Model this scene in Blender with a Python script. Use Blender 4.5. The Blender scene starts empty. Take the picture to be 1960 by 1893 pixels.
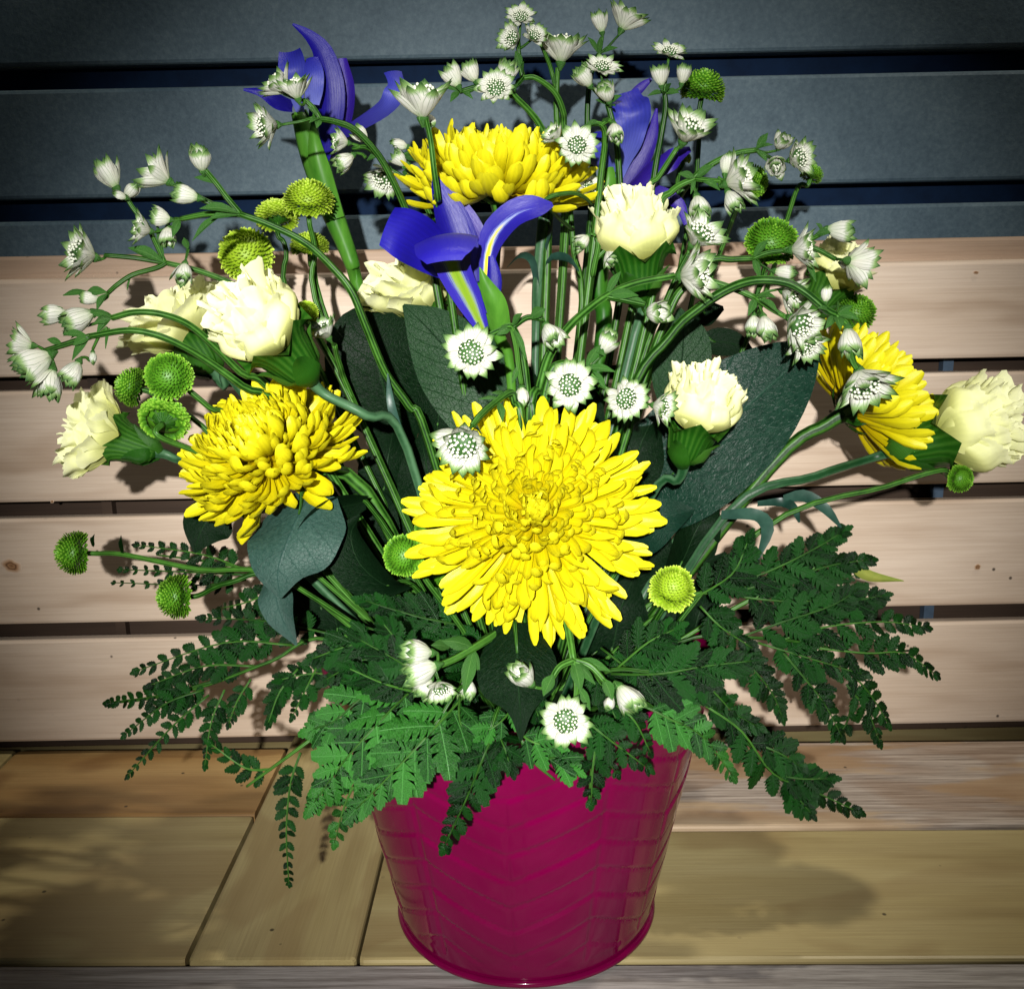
import bpy, math, random
from mathutils import Vector, Matrix, Quaternion
R = math.radians
random.seed(7)
scene = bpy.context.scene
col = scene.collection

# ------------------------------------------------------------------ camera
PW, PH, PF = 1960.0, 1893.0, 2051.0          # photograph size and focal length in pixels
CAM = Vector((-0.003, -0.479, 0.333))
CROT = Matrix.Rotation(R(76.0), 3, 'X') @ Matrix.Rotation(R(-1.15), 3, 'Z')
cd = bpy.data.cameras.new('camera')
cd.sensor_width = 36.0
cd.lens = 36.0 * PF / PW
cd.clip_start = 0.01
cd.clip_end = 50.0
cam = bpy.data.objects.new('camera', cd)
cam.matrix_world = Matrix.Translation(CAM) @ CROT.to_4x4()
col.objects.link(cam)
scene.camera = cam

# ------------------------------------------------------------------ light
world = bpy.data.worlds.new('World')
scene.world = world
world.use_nodes = True
world.node_tree.nodes['Background'].inputs[0].default_value = (0.75, 0.86, 1.0, 1)
world.node_tree.nodes['Background'].inputs[1].default_value = 0.035

def lamp(name, kind, loc, target, energy, color, **kw):
    d = bpy.data.lights.new(name, kind)
    d.energy = energy
    d.color = color
    for k, v in kw.items():
        setattr(d, k, v)
    o = bpy.data.objects.new(name, d)
    o.location = loc
    o.rotation_euler = (Vector(target) - Vector(loc)).to_track_quat('-Z', 'Y').to_euler()
    col.objects.link(o)
    return o
# the photographer's flash: behind the lens, up and to the left of it
lamp('flash', 'SPOT', CAM + CROT @ Vector((-0.034, 0.034, 0.30)), (0.0, 0.09, 0.205), 66.0,
     (1.0, 0.98, 0.95), spot_size=R(46), spot_blend=1.0, shadow_soft_size=0.006)
# a lamp hanging above the bench
lamp('ceiling_lamp', 'AREA', (0.60, -0.02, 1.8), (0.0, 0.05, 0.0), 12.0, (1.0, 0.93, 0.80),
     shape='DISK', size=0.06)

scene.view_settings.view_transform = 'Standard'
scene.view_settings.look = 'None'
scene.view_settings.exposure = 0.0
scene.view_settings.gamma = 1.0
scene.render.film_transparent = False
try:
    scene.cycles.max_bounces = 6
    scene.cycles.transparent_max_bounces = 4
except Exception:
    pass

# ------------------------------------------------------------------ helpers
def ray(px, py):
    return CROT @ Vector(((px - PW / 2) / PF, -(py - PH / 2) / PF, -1.0))
def P(px, py, Y):
    """point seen at a pixel, at the distance where the plane y = Y stands"""
    d = ray(px, py)
    return CAM + d * ((Y - CAM.y) / d.y)
def PZ(px, py, z=0.0):
    d = ray(px, py)
    return CAM + d * ((z - CAM.z) / d.z)
def mpp(p):
    """metres for one photograph pixel at a point"""
    return -((CROT.transposed() @ (p - CAM)).z) / PF
def D3(ix, iy, ic=0.0):
    """direction: right, up, toward the viewer side"""
    return (CROT @ Vector((ix, iy, ic))).normalized()
def lerp(a, b, t): return a + (b - a) * t
def smooth(t):
    t = max(0.0, min(1.0, t)); return t * t * (3 - 2 * t)
def rnd(a, b): return random.uniform(a, b)

def spline(pts, n):
    """Catmull-Rom through Vectors (or floats)"""
    m = len(pts)
    if m == 1: return [pts[0]] * (n + 1)
    out = []
    for i in range(n + 1):
        t = i / n * (m - 1)
        k = min(int(t), m - 2); f = t - k
        p1, p2 = pts[k], pts[k + 1]
        p0 = pts[k - 1] if k > 0 else p1 * 2 - p2
        p3 = pts[k + 2] if k + 2 < m else p2 * 2 - p1
        out.append((p1 * 2 + (p2 - p0) * f + (p0 * 2 - p1 * 5 + p2 * 4 - p3) * f * f
                    + (p1 * 3 - p0 - p2 * 3 + p3) * f * f * f) * 0.5)
    return out

def mesh(name, V, Fc, mat, uv=None, smooth_=True):
    me = bpy.data.meshes.new(name)
    me.from_pydata([tuple(v) for v in V], [], Fc)
    if uv is not None:
        l = me.uv_layers.new(name='UVMap')
        flat = []
        for f in Fc:
            for i in f: flat.extend(uv[i])
        l.data.foreach_set('uv', flat)
    if smooth_:
        me.polygons.foreach_set('use_smooth', [True] * len(me.polygons))
    if mat: me.materials.append(mat)
    return me

def link(name, data, parent=None, local=None):
    o = bpy.data.objects.new(name, data)
    col.objects.link(o)
    if parent is not None:
        o.parent = parent
    if local is not None:
        o.matrix_local = local
    return o

def thing(name, label, cat, loc, group=None):
    o = bpy.data.objects.new(name, None)
    o.empty_display_size = 0.01
    o.location = loc
    o['label'] = label; o['category'] = cat
    if group: o['group'] = group
    col.objects.link(o)
    return o

def part(name, V, Fc, mat, parent, uv=None, smooth_=True):
    """mesh given in world coordinates, child of an Empty that is only translated"""
    off = Vector(parent.location)
    return link(name, mesh(name, [Vector(v) - off for v in V], Fc, mat, uv, smooth_), parent)

class MB:
    def __init__(s): s.V = []; s.F = []; s.U = []
    def add(s, V, F, U=None):
        b = len(s.V)
        s.V.extend(V); s.F.extend([tuple(i + b for i in f) for f in F])
        s.U.extend(U if U is not None else [(0.5, 0.5)] * len(V))

def grid_faces(nu, nv, wrap=False):
    F = []
    c = nv if wrap else nv + 1
    for i in range(nu):
        for j in range(nv):
            a = i * c + j; b = i * c + (j + 1) % c
            F.append((a, b, b + c, a + c))
    return F

def tube(pts, radii, n=8, seg=4, ribs=0.0):
    """round stem along points"""
    N = max(2, seg * (len(pts) - 1))
    C = spline([Vector(p) for p in pts], N)
    r = spline([float(x) for x in radii], N) if len(radii) == len(pts) else [lerp(radii[0], radii[-1], i / N) for i in range(N + 1)]
    V = []; U = []
    side = None
    for i, p in enumerate(C):
        t = (C[min(i + 1, N)] - C[max(i - 1, 0)]).normalized()
        if side is None:
            side = t.orthogonal().normalized()
        side = (side - t * side.dot(t)).normalized()
        b = t.cross(side)
        for j in range(n):
            a = 2 * math.pi * j / n
            rr = r[i] * (1 + ribs * (1 if j % 2 else -1))
            V.append(p + (side * math.cos(a) + b * math.sin(a)) * rr)
            U.append((i / N, j / n))
    F = grid_faces(N, n, True)
    F.append(tuple(range(n - 1, -1, -1))); F.append(tuple(N * n + j for j in range(n)))
    return V, F, U

def ribbon(pts, hw, side, nu=10, nv=4, cup=0.0, fold=0.0, ruffle=0.0, freq=3.0, phase=0.0, endcut=0.0):
    """petal or leaf blade along points; hw = half widths; side = crosswise direction (one or one per point)"""
    C = spline([Vector(p) for p in pts], nu)
    w = spline([float(x) for x in hw], nu)
    if isinstance(side, (list, tuple)) and isinstance(side[0], Vector):
        S = spline(side, nu)
    else:
        S = [Vector(side)] * (nu + 1)
    V = []; U = []
    for i, p in enumerate(C):
        t = (C[min(i + 1, nu)] - C[max(i - 1, 0)]).normalized()
        s = (S[i] - t * S[i].dot(t)).normalized()
        nrm = s.cross(t)
        ww = max(w[i], 1e-5)
        u = i / nu
        for j in range(nv + 1):
            v = 2 * j / nv - 1
            h = cup * ww * v * v + fold * ww * abs(v)
            h += ruffle * ww * math.sin(freq * 2 * math.pi * u + phase + (1.7 if v > 0 else 0)) * abs(v) ** 1.5
            V.append(p + s * (ww * v) + nrm * h + t * (endcut * ww * (1 - v * v) * u * u))
            U.append((u, j / nv))
    return V, grid_faces(nu, nv), U

def frame_z(z, hint=Vector((0, 0, 1)), roll=0.0):
    z = z.normalized()
    if abs(z.dot(hint)) > 0.97: hint = Vector((0, 1, 0))
    x = hint.cross(z).normalized()
    y = z.cross(x)
    return Matrix((x, y, z)).transposed().to_4x4() @ Matrix.Rotation(roll, 4, 'Z')

# ------------------------------------------------------------------ materials
def newmat(name):
    m = bpy.data.materials.new(name); m.use_nodes = True
    nt = m.node_tree
    return m, nt, nt.nodes['Principled BSDF']
def N(nt, typ, **kw):
    n = nt.nodes.new(typ)
    for k, v in kw.items():
        if k in ('operation', 'blend_type', 'data_type', 'wave_type', 'feature', 'bands_direction', 'noise_dimensions', 'wave_profile', 'interpolation_type'):
            setattr(n, k, v)
        else:
            n.inputs[k].default_value = v
    return n
def L(nt, a, b): nt.links.new(a, b)
def math_(nt, op, a, b=None, c=None):
    n = nt.nodes.new('ShaderNodeMath'); n.operation = op
    for i, x in enumerate((a, b, c)):
        if x is None: continue
        if isinstance(x, (int, float)): n.inputs[i].default_value = x
        else: L(nt, x, n.inputs[i])
    return n.outputs[0]
def ramp(nt, fac, stops):
    n = nt.nodes.new('ShaderNodeValToRGB')
    e = n.color_ramp.elements
    while len(e) < len(stops): e.new(0.5)
    for k, (p, c) in enumerate(stops):
        e[k].position = p
        e[k].color = (c[0], c[1], c[2], 1) if isinstance(c, (tuple, list)) else (c, c, c, 1)
    L(nt, fac, n.inputs[0])
    return n.outputs[0]
def mixc(nt, fac, a, b, mode='MIX'):
    n = nt.nodes.new('ShaderNodeMix'); n.data_type = 'RGBA'; n.blend_type = mode
    for i, x in ((0, fac), (6, a), (7, b)):
        if isinstance(x, (int, float)): n.inputs[i].default_value = x
        elif isinstance(x, tuple): n.inputs[i].default_value = (x[0], x[1], x[2], 1)
        else: L(nt, x, n.inputs[i])
    return n.outputs[2]
def coords(nt, kind='Object', scale=(1, 1, 1), loc=None):
    tc = nt.nodes.new('ShaderNodeTexCoord')
    mp = nt.nodes.new('ShaderNodeMapping')
    mp.inputs['Scale'].default_value = scale
    L(nt, tc.outputs[kind], mp.inputs['Vector'])
    if loc is not None:
        L(nt, loc, mp.inputs['Location'])
    return mp.outputs[0]
def objrand(nt):
    return nt.nodes.new('ShaderNodeObjectInfo').outputs['Random']
def bump(nt, bsdf, h, strength=0.3, dist=0.001):
    b = nt.nodes.new('ShaderNodeBump')
    b.inputs['Strength'].default_value = strength
    b.inputs['Distance'].default_value = dist
    L(nt, h, b.inputs['Height']); L(nt, b.outputs[0], bsdf.inputs['Normal'])
def uvsplit(nt):
    tc = nt.nodes.new('ShaderNodeTexCoord'); s = nt.nodes.new('ShaderNodeSeparateXYZ')
    L(nt, tc.outputs['UV'], s.inputs[0])
    return s.outputs[0], s.outputs[1]
def translucent(m, nt, bsdf, color, fac):
    """thin petal or leaf that lets light through"""
    tr = nt.nodes.new('ShaderNodeBsdfTranslucent')
    if isinstance(color, tuple): tr.inputs[0].default_value = (*color, 1)
    else: L(nt, color, tr.inputs[0])
    mx = nt.nodes.new('ShaderNodeMixShader'); mx.inputs[0].default_value = fac
    out = nt.nodes['Material Output']
    L(nt, bsdf.outputs[0], mx.inputs[1]); L(nt, tr.outputs[0], mx.inputs[2]); L(nt, mx.outputs[0], out.inputs[0])

def petal_mat(name, c_base, c_mid, c_tip, rough=0.5, trans=0.25, streak=0.25, freq=22.0, vary=0.12):
    m, nt, b = newmat(name)
    u, v = uvsplit(nt)
    c = ramp(nt, u, [(0.0, c_base), (0.55, c_mid), (1.0, c_tip)])
    w = math_(nt, 'SINE', math_(nt, 'MULTIPLY', v, freq))
    nz = N(nt, 'ShaderNodeTexNoise', Scale=6.0, Detail=3.0)
    L(nt, coords(nt, 'UV', (1.5, 14, 1), None), nz.inputs['Vector'])
    st = math_(nt, 'MULTIPLY', math_(nt, 'ADD', math_(nt, 'MULTIPLY', w, 0.10), nz.outputs[0]), streak)
    dark = math_(nt, 'SUBTRACT', 1.0 + streak * 0.5, st)
    vv = math_(nt, 'MULTIPLY_ADD', objrand(nt), vary, 1.0 - vary * 0.6)
    k = math_(nt, 'MULTIPLY', dark, vv)
    cc = N(nt, 'ShaderNodeCombineColor')
    for i in range(3): L(nt, k, cc.inputs[i])
    c = mixc(nt, 1.0, c, cc.outputs[0], 'MULTIPLY')
    L(nt, c, b.inputs['Base Color'])
    b.inputs['Roughness'].default_value = rough
    b.inputs['Specular IOR Level'].default_value = 0.35
    bump(nt, b, st, 0.25, 0.0008)
    if trans: translucent(m, nt, b, c, trans)
    return m

M = {}
M['mum'] = petal_mat('yellow_petal', (0.44, 0.30, 0.001), (0.58, 0.50, 0.002), (0.68, 0.63, 0.012), 0.40, 0.22, 0.50)
M['carn'] = petal_mat('cream_petal', (0.50, 0.53, 0.08), (0.74, 0.76, 0.30), (0.88, 0.89, 0.55), 0.6, 0.28, 0.14, 60)
M['iris'] = petal_mat('blue_petal', (0.008, 0.005, 0.16), (0.006, 0.003, 0.19), (0.010, 0.007, 0.25), 0.42, 0.15, 0.55, 60)
M['iris_violet'] = petal_mat('violet_petal', (0.016, 0.005, 0.14), (0.018, 0.006, 0.18), (0.026, 0.009, 0.23), 0.42, 0.15, 0.55, 60)
M['iris_pale'] = petal_mat('pale_blue_petal', (0.10, 0.12, 0.40), (0.030, 0.038, 0.30), (0.012, 0.012, 0.24), 0.45, 0.15, 0.7, 60)

M['iris_bend'] = petal_mat('violet_to_pale_blue_petal', (0.016, 0.006, 0.17), (0.05, 0.06, 0.36), (0.018, 0.022, 0.28), 0.45, 0.2, 0.6, 60)
def fall_mat():
    m, nt, b = newmat('blue_petal_with_yellow_signal')
    u, v = uvsplit(nt)
    d = math_(nt, 'ABSOLUTE', math_(nt, 'SUBTRACT', v, 0.5))
    nz = N(nt, 'ShaderNodeTexNoise', Scale=5.0, Detail=3.0)
    L(nt, coords(nt, 'UV', (1.2, 16, 1)), nz.inputs['Vector'])
    d2 = math_(nt, 'ADD', d, math_(nt, 'MULTIPLY', math_(nt, 'SUBTRACT', nz.outputs[0], 0.5), 0.36))
    # signal narrows along the blade
    edge = math_(nt, 'MULTIPLY', math_(nt, 'SUBTRACT', 0.62, u), 0.42)
    e = math_(nt, 'SUBTRACT', d2, edge)
    blue = mixc(nt, nz.outputs[0], (0.008, 0.004, 0.18), (0.018, 0.012, 0.30))
    c = mixc(nt, ramp(nt, e, [(0.0, 0.0), (0.05, 1.0)]), (0.25, 0.32, 0.60), blue)
    c = mixc(nt, ramp(nt, math_(nt, 'ADD', e, 0.07), [(0.0, 0.0), (0.05, 1.0)]), (0.80, 0.62, 0.02), c)
    L(nt, c, b.inputs['Base Color']); b.inputs['Roughness'].default_value = 0.45
    bump(nt, b, nz.outputs[0], 0.3, 0.0006)
    translucent(m, nt, b, c, 0.15)
    return m
M['iris_fall'] = fall_mat()
def haft_mat():
    m, nt, b = newmat('petal_underside_green_stripe')
    u, v = uvsplit(nt)
    d = math_(nt, 'ABSOLUTE', math_(nt, 'SUBTRACT', v, 0.5))
    nz = N(nt, 'ShaderNodeTexNoise', Scale=4.0, Detail=4.0)
    L(nt, coords(nt, 'UV', (1.2, 22, 1)), nz.inputs['Vector'])
    d2 = math_(nt, 'ADD', d, math_(nt, 'MULTIPLY', math_(nt, 'SUBTRACT', nz.outputs[0], 0.5), 0.55))
    c = ramp(nt, d2, [(0.0, (0.14, 0.26, 0.010)), (0.13, (0.20, 0.30, 0.02)), (0.19, (0.16, 0.20, 0.34)), (0.25, (0.02, 0.012, 0.26))])
    c = mixc(nt, ramp(nt, u, [(0.56, 0.0), (0.66, 1.0)]), c, (0.009, 0.005, 0.23))
    L(nt, c, b.inputs['Base Color']); b.inputs['Roughness'].default_value = 0.45
    bump(nt, b, nz.outputs[0], 0.3, 0.0006)
    return m
M['iris_haft'] = haft_mat()

def green_mat(name, c1, c2, rough=0.45, spec=0.5, scale=120.0, trans=0.0, streaks=(1, 1, 1), vary=0.3):
    m, nt, b = newmat(name)
    nz = N(nt, 'ShaderNodeTexNoise', Scale=scale, Detail=4.0, Roughness=0.6)
    L(nt, coords(nt, 'Object', streaks), nz.inputs['Vector'])
    f = math_(nt, 'ADD', nz.outputs[0], math_(nt, 'MULTIPLY', math_(nt, 'SUBTRACT', objrand(nt), 0.5), vary))
    c = mixc(nt, ramp(nt, f, [(0.3, 0.0), (0.7, 1.0)]), c1, c2)
    L(nt, c, b.inputs['Base Color'])
    b.inputs['Roughness'].default_value = rough
    b.inputs['Specular IOR Level'].default_value = spec
    bump(nt, b, nz.outputs[0], 0.3, 0.0006)
    if trans: translucent(m, nt, b, c, trans)
    return m
def stem_mat(name, c1, c2, freq, spec=0.2, rw=0.45):
    m, nt, b = newmat(name)
    u, v = uvsplit(nt)
    nz = N(nt, 'ShaderNodeTexNoise', Scale=150.0, Detail=4.0, Roughness=0.65)
    L(nt, coords(nt, 'Object'), nz.inputs['Vector'])
    rib = math_(nt, 'MULTIPLY_ADD', math_(nt, 'SINE', math_(nt, 'MULTIPLY', v, 6.2832 * freq)), 0.5, 0.5)
    f = math_(nt, 'ADD', math_(nt, 'MULTIPLY', nz.outputs[0], 0.7), math_(nt, 'MULTIPLY', rib, rw))
    f = math_(nt, 'ADD', f, math_(nt, 'MULTIPLY', math_(nt, 'SUBTRACT', objrand(nt), 0.5), 0.35))
    c = mixc(nt, ramp(nt, f, [(0.30, 0.0), (0.85, 1.0)]), c1, c2)
    L(nt, c, b.inputs['Base Color']); b.inputs['Roughness'].default_value = 0.42
    b.inputs['Specular IOR Level'].default_value = spec
    bump(nt, b, math_(nt, 'ADD', rib, nz.outputs[0]), 0.5, 0.0004)
    return m
M['stem'] = stem_mat('green_stem', (0.003, 0.024, 0.001), (0.052, 0.155, 0.020), 6)
M['stem_blue'] = stem_mat('glaucous_stem', (0.006, 0.035, 0.010), (0.050, 0.120, 0.055), 3)
M['calyx'] = stem_mat('carnation_calyx', (0.007, 0.055, 0.002), (0.060, 0.175, 0.018), 26, 0.2, 0.22)
M['spathe'] = green_mat('iris_sheath', (0.010, 0.070, 0.004), (0.060, 0.180, 0.018), 0.40, 0.14, 90, 0, (1, 1, 0.25))
M['thin_leaf'] = green_mat('thin_bluish_leaf', (0.006, 0.026, 0.018), (0.022, 0.060, 0.042), 0.4, 0.3)
M['foam'] = green_mat('floral_foam', (0.010, 0.030, 0.010), (0.020, 0.050, 0.018), 0.9, 0.1, 300)

def leaf_mat(name, c1, c2, vein, rough=0.36, spec=0.6, nv=9.0, vary=0.0, trans=0.08):
    m, nt, b = newmat(name)
    u, v = uvsplit(nt)
    d = math_(nt, 'ABSOLUTE', math_(nt, 'SUBTRACT', v, 0.5))
    nz = N(nt, 'ShaderNodeTexNoise', Scale=9.0, Detail=6.0, Roughness=0.65)
    L(nt, coords(nt, 'UV', (4, 2, 1)), nz.inputs['Vector'])
    ph = math_(nt, 'ADD', math_(nt, 'MULTIPLY', math_(nt, 'SUBTRACT', u, math_(nt, 'MULTIPLY', d, 0.55)), nv),
               math_(nt, 'MULTIPLY', nz.outputs[0], 0.35))
    fr = math_(nt, 'ABSOLUTE', math_(nt, 'SUBTRACT', math_(nt, 'FRACT', ph), 0.5))
    side = ramp(nt, fr, [(0.0, 1.0), (0.035, 0.0)])
    vo = N(nt, 'ShaderNodeTexVoronoi', Scale=26.0, feature='DISTANCE_TO_EDGE')
    L(nt, coords(nt, 'UV', (1.6, 1, 1)), vo.inputs['Vector'])
    fine = ramp(nt, vo.outputs['Distance'], [(0.0, 1.0), (0.06, 0.0)])
    mid = ramp(nt, d, [(0.0, 1.0), (0.018, 0.0)])
    fz = math_(nt, 'ADD', nz.outputs[0], math_(nt, 'MULTIPLY', math_(nt, 'SUBTRACT', objrand(nt), 0.5), vary))
    c = mixc(nt, ramp(nt, fz, [(0.32, 0.0), (0.68, 1.0)]), c1, c2)
    c = mixc(nt, math_(nt, 'MULTIPLY', fine, 0.30), c, vein)
    c = mixc(nt, math_(nt, 'MULTIPLY', side, 0.45), c, vein)
    c = mixc(nt, math_(nt, 'MULTIPLY', mid, 0.9), c, vein)
    L(nt, c, b.inputs['Base Color'])
    rr = math_(nt, 'MULTIPLY_ADD', nz.outputs[0], 0.25, rough - 0.1)
    L(nt, rr, b.inputs['Roughness'])
    b.inputs['Specular IOR Level'].default_value = spec
    h = math_(nt, 'SUBTRACT', nz.outputs[0], math_(nt, 'MULTIPLY', math_(nt, 'ADD', math_(nt, 'ADD', side, mid), math_(nt, 'MULTIPLY', fine, 0.4)), 0.5))
    bump(nt, b, h, 0.5, 0.0010)
    translucent(m, nt, b, c, trans)
    return m
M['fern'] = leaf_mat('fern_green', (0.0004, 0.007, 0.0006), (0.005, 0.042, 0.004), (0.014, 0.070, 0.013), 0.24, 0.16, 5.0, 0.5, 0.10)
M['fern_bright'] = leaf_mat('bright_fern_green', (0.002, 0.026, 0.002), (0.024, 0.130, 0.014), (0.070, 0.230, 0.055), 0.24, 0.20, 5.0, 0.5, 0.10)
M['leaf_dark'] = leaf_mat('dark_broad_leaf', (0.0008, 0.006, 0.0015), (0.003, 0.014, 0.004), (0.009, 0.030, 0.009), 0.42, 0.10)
M['leaf_vein'] = leaf_mat('veined_broad_leaf', (0.006, 0.026, 0.008), (0.014, 0.046, 0.015), (0.001, 0.007, 0.002), 0.40, 0.16)
M['leaf_teal'] = leaf_mat('teal_broad_leaf', (0.003, 0.017, 0.010), (0.008, 0.032, 0.019), (0.016, 0.048, 0.030), 0.30, 0.15, 6.0)
M['leaf_grey'] = leaf_mat('grey_green_leaf', (0.012, 0.040, 0.030), (0.032, 0.075, 0.058), (0.016, 0.050, 0.040), 0.45, 0.28, 6.0)
M['leaf_yellow'] = green_mat('yellowing_leaf', (0.10, 0.16, 0.02), (0.20, 0.22, 0.04), 0.4)

def bract_mat():
    m, nt, b = newmat('white_green_tipped_bract')
    u, v = uvsplit(nt)
    nz = N(nt, 'ShaderNodeTexNoise', Scale=4.0, Detail=2.0)
    L(nt, coords(nt, 'UV', (1.0, 6, 1)), nz.inputs['Vector'])
    d = math_(nt, 'ABSOLUTE', math_(nt, 'SUBTRACT', v, 0.5))
    rnd_ = objrand(nt)
    uu = math_(nt, 'ADD', u, math_(nt, 'MULTIPLY', math_(nt, 'SUBTRACT', nz.outputs[0], 0.5), 0.22))
    c = ramp(nt, uu, [(0.0, (0.24, 0.38, 0.13)), (0.22, (0.55, 0.59, 0.46)), (0.66, (0.62, 0.62, 0.56)), (0.80, (0.20, 0.33, 0.10)), (0.94, (0.022, 0.075, 0.012))])
    # dark green veins running to the tip, and pink blush on some
    vein = ramp(nt, math_(nt, 'ABSOLUTE', math_(nt, 'SUBTRACT', math_(nt, 'FRACT', math_(nt, 'MULTIPLY', v, 4.0)), 0.5)), [(0.0, 1.0), (0.10, 0.0)])
    vm = math_(nt, 'MULTIPLY', vein, ramp(nt, u, [(0.25, 0.18), (0.72, 0.9)]))
    c = mixc(nt, vm, c, (0.10, 0.22, 0.06))
    blush = math_(nt, 'MULTIPLY', ramp(nt, rnd_, [(0.55, 0.0), (1.0, 0.30)]), ramp(nt, u, [(0.1, 1.0), (0.7, 0.0)]))
    c = mixc(nt, blush, c, (0.74, 0.58, 0.60))
    L(nt, c, b.inputs['Base Color']); b.inputs['Roughness'].default_value = 0.6
    b.inputs['Specular IOR Level'].default_value = 0.3
    bump(nt, b, vein, 0.4, 0.0004)
    translucent(m, nt, b, c, 0.25)
    return m
M['bract'] = bract_mat()
def ucolor(name, stops, rough=0.5, trans=0.0, vary=0.0):
    m, nt, b = newmat(name)
    u, v = uvsplit(nt)
    c = ramp(nt, u, stops)
    if vary:
        k = math_(nt, 'MULTIPLY_ADD', v, vary, 1 - vary * 0.5)
        cc = N(nt, 'ShaderNodeCombineColor')
        for i in range(3): L(nt, k, cc.inputs[i])
        c = mixc(nt, 1.0, c, cc.outputs[0], 'MULTIPLY')
    L(nt, c, b.inputs['Base Color']); b.inputs['Roughness'].default_value = rough
    b.inputs['Specular IOR Level'].default_value = 0.35
    if trans: translucent(m, nt, b, c, trans)
    return m
M['florets'] = ucolor('white_florets_on_green', [(0.0, (0.02, 0.07, 0.012)), (0.6, (0.07, 0.16, 0.035)), (0.72, (0.30, 0.40, 0.20)), (0.92, (0.62, 0.64, 0.52))])
M['lime'] = ucolor('lime_button_petals', [(0.0, (0.14, 0.26, 0.006)), (0.5, (0.31, 0.47, 0.018)), (1.0, (0.54, 0.70, 0.095))], 0.5, 0.2, 0.4)
M['green_button'] = ucolor('green_button_petals', [(0.0, (0.020, 0.085, 0.004)), (0.5, (0.080, 0.25, 0.010)), (1.0, (0.24, 0.47, 0.042))], 0.45, 0.2, 0.4)
M['node_leaf'] = leaf_mat('veined_bract_leaf', (0.012, 0.062, 0.007), (0.036, 0.125, 0.018), (0.14, 0.28, 0.075), 0.4, 0.2, 7.0)

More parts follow.
